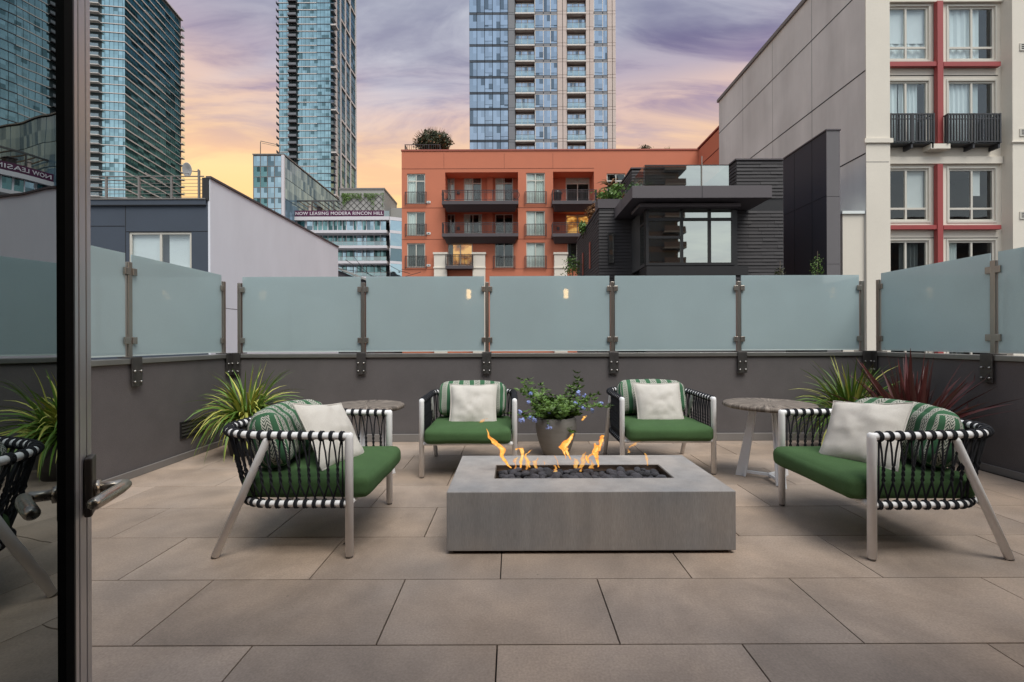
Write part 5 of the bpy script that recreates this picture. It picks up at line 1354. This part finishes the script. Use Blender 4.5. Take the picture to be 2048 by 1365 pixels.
x, z = pt(378, 341, YN+.4); t = thing('satellite_dish', 'white satellite dish on a short mast at the roof railing', 'satellite dish', (x+.35, YN+.4, nZt))
m = MB(); prof = [(0.001, .0), (.12, .01), (.24, .05), (.29, .085), (.275, .088), (.10, .03), (.001, .022)]; m.lathe(prof, (0, 0, 0), 24); o = m.build('reflector', 'dish', t, at=(0, 0, 0)); o.location = Vector((x, YN+.4, z))-WP[t.name]; o.rotation_euler = (math.radians(100), 0, math.radians(-20))
m = MB(); m.tube([(x, YN+.5, z), (x+.25, YN+.5, z-.03), (x+.36, YN+.45, z-.0)], .02, 6); m.tube([(x+.36, YN+.45, z+.05), (x+.36, YN+.45, nZt)], .03, 6); m.tube([(x, YN+.4, z-.15), (x-.05, YN+.1, z-.25)], .012, 5); m.build('mount', 'steel', t)

# ---------------------------------------------------------------- towers
def local_thing(name, label, cat, at, rz=0):
    t = thing(name, label, cat, at, rz=rz); WP[t.name] = Vector((0, 0, 0)); return t
# tower 1 (left): local x to the right along its front, y away along its side
f1 = 3.0
T1X, T1Y = pt(250, 200, 156)[0], 156.0
t1 = local_thing('left_glass_tower', 'tall teal glass tower at the upper left with white floor edges', 'building', (T1X, T1Y, 0), math.radians(7.8))
L1, WF = 33.5, 30.0; zt1 = 136.5
m = MB(); m.box(-WF+.2, -.2, .2, L1-.2, ZG, zt1-.3); m.build('core', 'mullion', t1)
nfl = int((zt1-36)/f1); rr = random.Random(8)
piece('glass_band', -WF, 0, 0, .15, ZG, 36, 'tg_front', t1); piece('glass_band', -.15, 0, .151, L1, ZG, 36, 'tg_side', t1)
ml = MB(); ml2 = MB()
bx0, bx1 = -12.0, -7.1
for k in range(nfl):
    z = 36+k*f1
    for (a, b) in ((-WF, bx0), (bx1, -.001)): piece('glass_band', a, b, 0, .12, z+.42, z+f1, 'tg_front', t1)
    piece('recess_wall', bx0, bx1, 1.4, 1.5, z+.42, z+f1, 'mullion', t1)
    piece('glass_band', -.12, 0, .125, L1-1.6, z+.42, z+f1, 'tg_side', t1)
    piece('floor_edge', -WF, .25, -.22, 0.0, z+.10, z+.36, 'slab_white', t1)
    piece('floor_edge', 0, .28, .001, L1*.66, z+.0, z+.42, 'slab_white', t1)
    piece('floor_edge', 0, .24, L1*.66+.002, L1+.6, z+.02, z+.26, 'slab_white', t1)
    if k % 4 == 1: piece('floor_edge', .05, .34, L1*.3, L1*.6, z+.52, z+.72, 'slab_white', t1)
    o = piece('balcony', bx0+.2, bx1-.2, -1.4, -.23, z+.04, z+.3, 'slab_white' if k % 3 else 't3white', t1)
    piece('balcony_glass', bx0+.2, bx1-.2, -1.42, -1.36, z+.3, z+1.3, 'balc_glass', t1)
    piece('corner_balcony', -1.0, .9, L1-1.4, L1+.5, z+.05, z+.25, 'slab_white', t1); 
    piece('balcony_glass', .82, .9, L1-1.3, L1+.4, z+.25, z+1.3, 'balc_glass', t1)
for x in [-WF+1.4*i for i in range(int(WF/1.4)+1)]:
    if bx0 < x < bx1: continue
    ml.box(x-.035, x+.035, -.05, -.002, 36, zt1)
for i in range(int(L1/1.35)): ml.box(.002, .05, i*1.35-.03, i*1.35+.03, 36, zt1)
ml.build('mullion', 'mullion', t1)['kind'] = 'stuff'
piece('roof_screen', -WF, .3, -.2, L1+.6, zt1, zt1+.4, 'slab_white', t1)

# tower 2 (centre left)
T2Y = 190.0; x20 = pt(558, 200, T2Y)[0]; x21 = pt(661, 200, T2Y)[0]; L2 = 38; D2 = x21/((712-1024)/F)-T2Y
t2 = local_thing('centre_glass_tower', 'slim teal glass tower left of centre with a column of dark balconies', 'building', (x21, T2Y, 0))
W2 = x21-x20; zt2 = 172
m = MB(); m.box(-W2+.2, -.2, .2, D2-.2, ZG, zt2); m.build('core', 'mullion', t2)
for k in range(int((zt2-36)/3.0)):
    z = 36+k*3.0; ba, bb = -W2+4.2, -W2+8.0
    for (a, b) in ((-W2, ba), (bb, -.001)): piece('glass_band', a, b, 0, .12, z+.4, z+3.0, 'tg2', t2)
    piece('recess_wall', ba, bb, 1.2, 1.3, z+.4, z+3, 'mullion', t2)
    piece('floor_edge', -W2, bb+8, -.2, 0, z+.05, z+.38, 'slab_white', t2)
    piece('floor_edge', bb+8.002, 0, -.14, 0, z+.15, z+.34, 't3panel', t2)
    piece('balcony', ba+.1, bb-.1, -1.5, -.21, z+.02, z+.3, 'bronze', t2); piece('balcony_glass', ba+.1, bb-.1, -1.52, -1.46, z+.3, z+1.2, 't3panel', t2)
    piece('corner_balcony', -W2-1.2, -W2-.002, 0, 1.6, z+.05, z+.25, 'bronze', t2); piece('balcony_glass', -W2-1.22, -W2-1.16, 0, 1.6, z+.25, z+1.2, 't3panel', t2)
    if k % 6 == 3: piece('corner_balcony', .002, 2.2, .2, 3.6, z-.1, z+.5, 'slab_white', t2)
    else: piece('corner_balcony', .002, 1.3, .3, 3.4, z+.05, z+.3, 't3panel', t2)
ml = MB()
for i in range(int(W2/1.6)+1):
    x = -W2+1.6*i
    if -W2+4.2 < x < -W2+8: continue
    ml.box(x-.04, x+.04, -.05, -.002, 36, zt2)
ml.build('mullion', 'mullion', t2)['kind'] = 'stuff'
m = MB(); m.box(-.10, .0, .001, D2, 36, zt2); m.build('side_glazing', 't2side', t2)
for y_ in (4.4, 10.5, 16.5, 22.5, 30): piece('column', .002, .5, y_, y_+(1.9 if y_ < 5 else .6), ZG, zt2, 'tower_col', t2)
for k in range(int((zt2-36)/15)): piece('side_band', .002, .42, 10.5, D2, 40+k*15, 40.8+k*15, 'tower_col', t2)
for k in range(int((zt2-36)/3)): piece('side_floor_line', .001, .06, 6.4, D2, 36+k*3, 36.3+k*3, 'mullion', t2)

# tower 3 (behind the orange building)
T3Y = 85.0
t3 = local_thing('grid_glass_tower', 'beige and blue glass apartment tower rising behind the orange building', 'building', (0, 0, 0))
TX = lambda u: pt(900+u/4.403, 150, T3Y)[0]
fz = 31.86*T3Y/F                                  # storey height
z0_ = H+(683-(130+140.5*8)/4.403+0)*T3Y/F          # underside of some slab
zt3 = 96; zb3 = 14
m = MB(); m.box(TX(170)+.1, TX(1460)-.1, T3Y+1.9, T3Y+22, ZG, zt3); m.box(TX(170)+.01, TX(1460)-.01, T3Y+.1, T3Y+22, ZG, 22.0); m.build('core', 't3panel', t3)
k = -10; cols5 = [170, 238, 306, 375, 443, 511]
wf = MB(); fl3 = []
z = z0_-10*fz
rr = random.Random(33)
while z < zt3-fz:
    if z > 20:
        top = z+fz
        # dark blue curtain wall, left
        for i, (a, b) in enumerate(zip(cols5, cols5[1:])):
            xa, xb = TX(a)+.05, TX(b)-.05
            piece('spandrel', xa, xb, T3Y+.03, T3Y+.10, z+.0, z+.38, 't3spandrel', t3)
            if i in (2, 4):
                piece('pane', xa, xb, T3Y+.02, T3Y+.10, z+1.35-.3, top-.06, 't3glass', t3); piece('pane', xa, xb, T3Y+.02, T3Y+.10, z+.44, z+.98, 't3glass', t3)
            else: piece('pane', xa, xb, T3Y+.02, T3Y+.10, z+.44, top-.06, 't3glass', t3)
        piece('metal_panel', TX(513)+.03, TX(573)-.02, T3Y+.0, T3Y+.10, z+.44, top-.05, 't3panel', t3); piece('metal_panel', TX(513)+.03, TX(573)-.02, T3Y+.0, T3Y+.10, z+.0, z+.38, 't3panel', t3)
        # balcony bays
        for (a, b) in ((577, 745), (1032, 1195)):
            xa, xb = TX(a), TX(b); c1, c2, c3 = xa+.12, xa+(xb-xa)*.34, xa+(xb-xa)*.64
            for p, q in ((c1, c2-.06), (c2, c3-.06), (c3+.12, xb-.08)): piece('balcony_door', p, q, T3Y+.55, T3Y+.6, z+.28, top-.62, 't3glass', t3)
            m = MB(); [m.box(x_-.06, x_+.06, T3Y+.48, T3Y+.56, z+.2, top-.55) for x_ in (c1-.04, c2-.03, c3+.03)]; m.box(c1, xb-.05, T3Y+.48, T3Y+.56, top-.62, top-.52); m.build('door_frame', 't3white', t3)
            piece('balcony', xa-.05, xb+.05, T3Y-.30, T3Y+1.9, z-.05, z+.19, 't3white', t3)
            piece('balcony_glass', xa+.02, xb-.02, T3Y-.2, T3Y-.16, z+.19, z+1.25, 'balc_glass', t3)
            piece('balcony_rail', xa+.02, xb-.02, T3Y-.22, T3Y-.14, z+1.252, z+1.30, 't3panel', t3)
            piece('side_reveal', xa-.001, xa+.05, T3Y+.11, T3Y+1.9, z+.2, top-.06, 'bronze', t3); piece('side_reveal', xb-.05, xb+.001, T3Y+.11, T3Y+1.9, z+.2, top-.06, 'bronze', t3)
        # windows with white frames
        for cs in ((748, 822, 885, 944), (1268, 1345, 1385)):
            for a, b in zip(cs, cs[1:]):
                xa, xb = TX(a)+.09, TX(b)-.03
                piece('spandrel', xa, xb, T3Y+.03, T3Y+.10, z+.02, z+.50, 't3panel', t3)
                if a in (885, 748, 1268): piece('pane', xa, xb, T3Y+.03, T3Y+.10, z+1.0, top-.1, 't3glass', t3); piece('pane', xa, xb, T3Y+.03, T3Y+.10, z+.56, z+.92, 't3glass', t3)
                else: piece('pane', xa, xb, T3Y+.03, T3Y+.10, z+.56, top-.1, 't3glass', t3)
            m = MB(); [m.box(TX(a)-.03, TX(a)+.08, T3Y-.02, T3Y+.11, z+.5, top-.03) for a in cs[:-1]]; m.box(TX(cs[0]), TX(cs[-1]), T3Y-.0, T3Y+.11, top-.09, top-.03); m.build('window_frame', 't3white', t3)
        # beige cladding
        for (a, b) in ((946, 991), (994, 1030), (1197, 1230), (1232, 1267), (1387, 1428), (1431, 1460)):
            piece('cladding_panel', TX(a)+.02, TX(b)-.02, T3Y-.04, T3Y+.1, z+.04, z+.56, 't3stone', t3, label=None); piece('cladding_panel', TX(a)+.02, TX(b)-.02, T3Y-.04, T3Y+.1, z+.62, top-.02, 't3stone', t3)
    z += fz
m = MB(); m.box(TX(170)+.02, TX(575), T3Y+.11, T3Y+1.88, 20, zt3); m.box(TX(745)+.05, TX(1031)-.05, T3Y+.11, T3Y+1.88, 20, zt3); m.box(TX(1196), TX(1459), T3Y+.11, T3Y+1.88, 20, zt3); m.build('backing_wall', 'joint', t3)

# ---------------------------------------------------------------- glass wing and terraced building with banner
YM = 83.0
mx0, mx1 = pt(507, 400, YM)[0], pt(568, 400, YM)[0]; mzt = pt(540, 312, YM)[1]; Ym2 = mx1/((684-1024)/F)
gw = thing('glass_wing_building', 'low blue glass office wing sloping away below the centre glass tower', 'building', (mx1, YM, ZG))
m = MB(); m.box(mx0+.1, mx1-.1, YM+.15, Ym2-.1, ZG, mzt-.1); m.build('core', 'joint', gw)
nx = 4; cw = (mx1-.45-mx0)/nx; hz_ = 1.95; nz = int((mzt-0)/hz_)+1
for i in range(nx):
    for j in range(nz):
        z1 = mzt-.1-j*hz_; piece('pane', mx0+i*cw+.06, mx0+(i+1)*cw-.06, YM, YM+.1, z1-hz_+.12, z1, 'mod_deep' if (i < 2 and j % 3) else 'mod_glass', gw)
m = MB(); [m.box(mx0+i*cw-.05, mx0+i*cw+.05, YM-.05, YM+.14, ZG, mzt) for i in range(nx+1)]; m.build('mullion', 'skirt', gw)
m = MB(); [m.box(mx0, mx1-.45, YM-.03, YM+.13, mzt-.1-j*hz_, mzt+.02-j*hz_) for j in range(nz)]; m.build('transom', 'skirt', gw)
piece('corner_column', mx1-.42, mx1+.06, YM-.12, YM+.3, ZG, mzt+.1, 'mod_white', gw)
ny = 15; cy_ = (Ym2-YM-.3)/ny
for i in range(ny):
    for j in range(0, nz, 2):
        z1 = mzt-.1-j*hz_; piece('side_pane', mx1-.1, mx1, YM+.3+i*cy_+.05, YM+.3+(i+1)*cy_-.05, z1-2*hz_+.1, z1, 'wing_side', gw)
m = MB(); m.box(mx0-.1, mx1+.1, YM-.15, Ym2, mzt+.102, mzt+.3); m.build('roof_edge', 'skirt', gw)
t = thing('roof_crane', 'thin window cleaning crane on the glass wing roof', 'crane', (pt(522, 300, YM+2)[0], YM+2, mzt+.3))
p0, p1, p2 = [pt(a, b, YM+2) for a, b in ((521, 312), (521, 285), (562, 292))]
m = MB(); m.tube([(p0[0], YM+2, p0[1]), (p1[0], YM+2, p1[1]), (p1[0]+.1, YM+2, p1[1])], .07, 5); m.build('mast', 'skirt', t)
m = MB(); m.tube([(p1[0], YM+2, p1[1]+.2), (p2[0], YM+2, p2[1])], .06, 5); m.tube([(p1[0]+.3, YM+2, p1[1]-.2), (p2[0], YM+2, p2[1]-.3)], .04, 5)
p3 = pt(560, 312, YM+2); m.tube([(p3[0]-.2, YM+2, p3[1]), (p2[0], YM+2, p2[1]+.3)], .07, 5); m.build('boom', 'skirt', t)

YT = 87.0
tb = thing('terraced_apartment_building', 'terraced white slab apartment building carrying the purple leasing banner', 'building', (-20, YT, ZG))
def ZQ(u0, v0, u1, v1, Y=YT): return R(560+u0/6.823, 360+v0/6.823, 560+u1/6.823, 360+v1/6.823, Y)
xa = ZQ(60, 500, 61, 560)[0]; xb = ZQ(1492, 500, 1493, 560)[0]; xs = ZQ(1455, 600, 1456, 700)[0]; xe = ZQ(1660, 500, 1700, 560, YT+3)[1]+2
m = MB(); m.box(xa, xb-.2, YT+2.35, YT+20, ZG, ZQ(0, 505, 10, 550)[3]-.05); m.build('core', 'joint', tb)
rowsT = [(505, 552, 690), (690, 728, 900), (900, 936, 1110), (1110, 1146, 1325), (1325, 1360, 1530)]
rr = random.Random(77)
uc = [150, 230, 345, 360, 450, 515, 580, 655, 725, 785, 850, 905, 1000, 1050, 1120, 1180, 1285, 1370, 1450]
for k, (v0, v1, v2) in enumerate(rowsT):
    a, b, zb_, zt_ = ZQ(60, v0, 1455, v1); zn = ZQ(60, v2, 1455, v2+1)[3]
    piece('slab_edge', a, (xb if k == 0 else xs), YT, YT+2.3, zb_, zt_, 'mod_white', tb)
    for p, q in zip(uc, uc[1:]):
        X0, X1 = ZQ(p, v0, q, v1, YT+(0.6 if k == 0 else 2.2))[:2]; yq = YT+(.6 if k == 0 else 2.2)
        piece('pane', X0+.07, X1-.07, yq, yq+.08, zn+.02, zb_-.04, 'mod_deep' if rr.random() < .75 else 'mod_glass', tb)
        m = MB(); m.box(X0-.07, X0+.07, yq-.04, yq+.1, zn, zb_-.002); m.build('window_post', 'mod_white' if k < 2 or p in (1050, 1120) else 'skirt', tb)
    if k > 0:
        X0, X1 = ZQ(650, v0, 1450, v1)[:2]; pr = ZQ(650, v2-75, 1450, v2)
        piece('balcony_glass', X0-6, X1, YT+.05, YT+.1, zn+.02, pr[3]-.3, 'balc_glass', tb); piece('balcony_rail', X0-6, X1, YT+.04, YT+.12, pr[3]-.29, pr[3]-.22, 'skirt', tb)
    # angled end, glazed
    zz0, zz1 = zb_, zt_
    for p, q in ((0, .5), (.5, 1)):
        xA, xB = xb+.05+(xe-xb)*p, xb+.05+(xe-xb)*q-.05; yA, yB = YT+.2+4*p*p, YT+.2+4*q*q
        m = MB(); m.quad((xA, yA, zn), (xB, yB, zn), (xB, yB, zz0), (xA, yA, zz0)); m.build('pane', 'mod_glass', tb)
        m = MB(); m.add([(xA, yA-.08, zz0), (xB, yB-.08, zz0), (xB, yB-.08, zz1), (xA, yA-.08, zz1), (xA, yA+.6, zz1), (xB, yB+.6, zz1), (xA, yA+.6, zz0), (xB, yB+.6, zz0)], [(0, 1, 2, 3), (3, 2, 5, 4), (0, 6, 7, 1)]); m.build('slab_edge', 'mod_white', tb)
        for zf in (.0,): m = MB(); m.tube([(xA, yA-.03, zn), (xA, yA-.03, zz0)], .06, 4); m.build('mullion', 'mod_white', tb)
    m = MB(); m.tube([(xb, YT+.15, (zn+zz0)/2-.3), (xe, YT+4.1, (zn+zz0)/2-.3)], .04, 4); m.build('transom', 'skirt', tb)
# roof terrace: glass parapet, lattice block with ivy, pergola
pz = ZQ(60, 425, 200, 503)
for p, q in ((60, 200), (1420, 1490)):
    X0, X1, Z0, Z1 = ZQ(p, 425, q, 505); piece('glass_guard', X0, X1, YT+.1, YT+.15, Z0, Z1, 'balc_glass', tb)
for i in range(7):
    X0, X1, Z0, Z1 = ZQ(200+174*i, 422, 374+174*i, 503); piece('glass_guard', X0+.04, X1-.04, YT+.1, YT+.15, Z0, Z1, 'balc_glass', tb)
bn = thing('leasing_banner', 'purple banner along the roof terrace reading NOW LEASING MODERA RINCON HILL', 'banner', (-30, YT, pz[2]))
X0, X1, Z0, Z1 = ZQ(200, 422, 1418, 503); m = MB(); m.box(X0, X1, YT+.02, YT+.06, Z0, Z1); m.build('banner_panel', 'purple', bn)
fc = bpy.data.curves.new('lettering', 'FONT'); fc.body = 'NOW LEASING MODERA RINCON HILL'; fc.size = 1; fc.extrude = .008; fc.offset = .012; fc.space_character = 1.08
fo = bpy.data.objects.new('lettering_tmp', fc); COL.objects.link(fo); bpy.context.view_layer.update()
me = bpy.data.meshes.new_from_object(fo.evaluated_get(bpy.context.evaluated_depsgraph_get())); bpy.data.objects.remove(fo)
xs_ = [v.co.x for v in me.vertices]; ys_ = [v.co.y for v in me.vertices]
lx0, lx1, lz0, lz1 = ZQ(212, 440, 1407, 484)
for v in me.vertices:
    x_, y_, z_ = v.co; v.co = ((x_-min(xs_))/(max(xs_)-min(xs_))*(lx1-lx0), z_*2, (y_-min(ys_))/(max(ys_)-min(ys_))*(lz1-lz0))
me.materials.clear(); me.materials.append(M['letter']); me.name = 'lettering'
o = bpy.data.objects.new('lettering', me); link(o, bn, (lx0, YT-.02, lz0)); o['kind'] = 'stuff'
lb = ZQ(815, 140, 1422, 425, YT+4); ls = lb[1]
lat = thing('roof_block', 'grey roof block with a diamond trellis above the banner', 'rooftop block', ((lb[0]+lb[1])/2, YT+4, lb[2]))
m = MB(); m.box(lb[0], lb[1], YT+4, YT+14, lb[2]-3, lb[3]); m.build('block_wall', 'lattice_wall', lat)
m = MB(); m.box(lb[0]-.1, lb[1]+.1, YT+3.9, YT+14, lb[3]+.002, lb[3]+.35); m.build('coping', 'skirt', lat)
r1 = ZQ(1422, 270, 1500, 425, YT+12); m = MB(); m.box(lb[1], lb[1]+6, YT+9, YT+24, lb[2]-3, lb[3]-2.2); m.build('stair_block', 'lattice_wall', lat)
m = MB(); w_ = lb[1]-lb[0]; h_ = lb[3]-lb[2]
zlo, zhi = lb[2], lb[3]-.9
for i in range(-4, 9):
    for s in (-1, 1):
        xs0 = lb[0]+i*1.25; pts_ = []
        z_a, z_b = zlo, zhi
        x_a = xs0; x_b = xs0+s*(zhi-zlo)
        if s == -1: x_a, x_b = xs0+(zhi-zlo), xs0
        def cl(xa_, za_, xb_, zb_):
            t0, t1 = 0.0, 1.0; dx = xb_-xa_
            for lim, sg in ((lb[0]+.2, 1), (lb[1]-.2, -1)):
                va, vb = sg*(xa_-lim), sg*(xb_-lim)
                if va < 0 and vb < 0: return None
                if va < 0: t0 = max(t0, va/(va-vb))
                if vb < 0: t1 = min(t1, va/(va-vb))
            return None if t1 <= t0 else ((xa_+dx*t0, za_+(zb_-za_)*t0), (xa_+dx*t1, za_+(zb_-za_)*t1))
        r_ = cl(x_a, z_a, x_b, z_b)
        if r_: m.tube([(r_[0][0], YT+3.95, r_[0][1]), (r_[1][0], YT+3.95, r_[1][1])], .035, 4)
m.build('trellis', 'plate', lat)
iv = thing('ivy', 'green ivy hanging on the diamond trellis above the banner', 'ivy', (lb[0], YT+3.9, zhi)); m = MB(); rr = random.Random(9)
runs = [(840, 190, 900, 240, 500), (900, 190, 1110, 260, 900), (1140, 190, 1320, 235, 600), (1190, 230, 1300, 300, 220), (860, 250, 900, 410, 130), (850, 230, 880, 330, 130), (900, 240, 960, 300, 160), (1240, 290, 1290, 420, 110), (1395, 185, 1420, 410, 150), (1320, 190, 1395, 215, 60), (920, 250, 870, 330, 60), (1080, 230, 1120, 300, 60)]
for (u0, v0, u1, v1, n_) in runs:
    for i in range(int(n_*.42)):
        u_, v_ = rr.uniform(min(u0, u1), max(u0, u1)), v0+(v1-v0)*rr.random()**1.5
        x_, z_ = pt(560+u_/6.823, 360+v_/6.823, YT+3.7); p = Vector((x_, YT+3.7+rr.uniform(-.15, .15), z_)); nn = Vector((rr.gauss(0, .6), -1, rr.gauss(.3, .6))).normalized(); a_ = nn.orthogonal().normalized(); b_ = nn.cross(a_); s = rr.uniform(.06, .13)
        m.add([p-a_*s, p-b_*s*.7, p+a_*s, p+b_*s*.7], [(0, 1, 2, 3)])
m.build('foliage', 'leaf', iv)['kind'] = 'stuff'
pg = thing('pergola', 'dark steel pergola frame on the roof terrace left of the trellis', 'pergola', (-38, YT+2, pz[2]))
zp = ZQ(60, 282, 800, 290, YT+1)[3]; X0, X1 = ZQ(60, 280, 815, 290, YT+1)[:2]
m = MB(); m.box(X0, X1, YT+1, YT+1.2, zp-.25, zp); m.build('beam', 'plate', pg); m = MB(); m.box(X0, X1, YT+9, YT+9.2, zp-.25, zp); m.build('beam', 'plate', pg)
for i in range(9):
    x_ = X0+(X1-X0)*(i+.3)/9; m = MB(); m.box(x_-.06, x_+.06, YT+1.2, YT+9, zp-.2, zp-.05); m.build('rafter', 'plate', pg)
for u_ in (120, 435, 730):
    x_ = ZQ(u_, 300, u_+1, 400, YT+1)[0]; m = MB(); m.box(x_-.1, x_+.1, YT+1, YT+1.2, pz[2], zp-.251); m.build('pergola_post', 'plate', pg)
# small things on the roof deck
for (u_, wv_, hv_, mt, l_) in ((405, 30, 55, 't3stone', 'tan box shaped planter under the pergola'), (525, 50, 45, 'bronze', 'brown cabinet under the pergola')):
    X0, X1, Z0, Z1 = ZQ(u_-wv_/2, 425-hv_, u_+wv_/2, 425, YT+3); m = MB(); m.box(X0, X1, YT+3, YT+4, pz[2], Z1); m.prism([(X0-.1, Z1+.01), (X1+.1, Z1+.01), (X1, Z1+.2), (X0, Z1+.2)], YT+2.9, YT+4.1); o = m.build('roof_cabinet', mt, None, bevel=.03); tag(o, l_, 'cabinet')

# low roof and masts between the pale wall and the orange building
t = thing('low_roof_building', 'low dark sloping roof beside the end of the pale gable wall', 'building', (pt(700, 545, 36)[0], 36, ZG))
a = pt(677, 536, 36); b = pt(722, 560, 36); m = MB(); m.prism([(a[0]-6, a[1]+2.2), (b[0]+1, b[1]-.4), (b[0]+1, ZG), (a[0]-6, ZG)], 36, 46); m.build('house_body', 'slabgrey', t)
m = MB(); m.prism([(a[0]-6, a[1]+2.3), (b[0]+1.2, b[1]-.4), (b[0]+1.2, b[1]-.25), (a[0]-6, a[1]+2.5)], 35.8, 46); m.build('roof_edge', 'lattice_wall', t)
t = thing('power_lines', 'slack dark overhead wires in front of the terraced building', 'cables', (-10, 34, 5)); 
for (x0, y0, x1, y1) in ((640, 528, 726, 545), (706, 512, 745, 556), (742, 530, 800, 552), (770, 560, 842, 545), (690, 520, 760, 560), (776, 530, 820, 548)):
    p, q = pt(x0, y0, 33), pt(x1, y1, 34.5); m = MB(); m.tube([(p[0], 33, p[1]), ((p[0]+q[0])/2, 33.7, (p[1]+q[1])/2-.12), (q[0], 34.5, q[1])], .02, 4); m.build('wire', 'joint', t)
# neighbouring low roofs below the balustrade
m = MB(); m.box(-14, 9, 9.5, 13.0, ZG, .55); o = m.build('low_flat_roof', 'slabgrey', None); tag(o, 'low flat dark roof seen in the gap under the balustrade glass', 'building')

# ---------------------------------------------------------------- blocks behind the photographer, seen only mirrored in the windows
def behind(x0, x1, y, h, label, wall, seed):
    t = thing('city_block', label, 'building', ((x0+x1)/2, y, ZG))
    m = MB(); m.box(x0, x1, y-18, y, ZG, h); m.build('block_wall', wall, t)
    k = 0; z = ZG+4
    while z < h-3:
        piece('glass_band', x0+.6, x1-.6, y+.01, y+.06, z+.5, z+2.4, 'navy', t)
        piece('balcony', x1-3, x1+1.1, y-4, y+1.2, z-.1, z+.2, 't3panel', t); piece('balcony_rail', x1-3, x1+1.1, y+1.1, y+1.16, z+.2, z+1.2, 'slabgrey', t); z += 3
behind(8, 32.5, -60, 74, 'dark balconied tower behind the camera, mirrored in the bay window', 'slabgrey', 1)
behind(78, 112, -60, 27, 'low dark block behind the camera, mirrored in the cream building', 'slabgrey', 2)
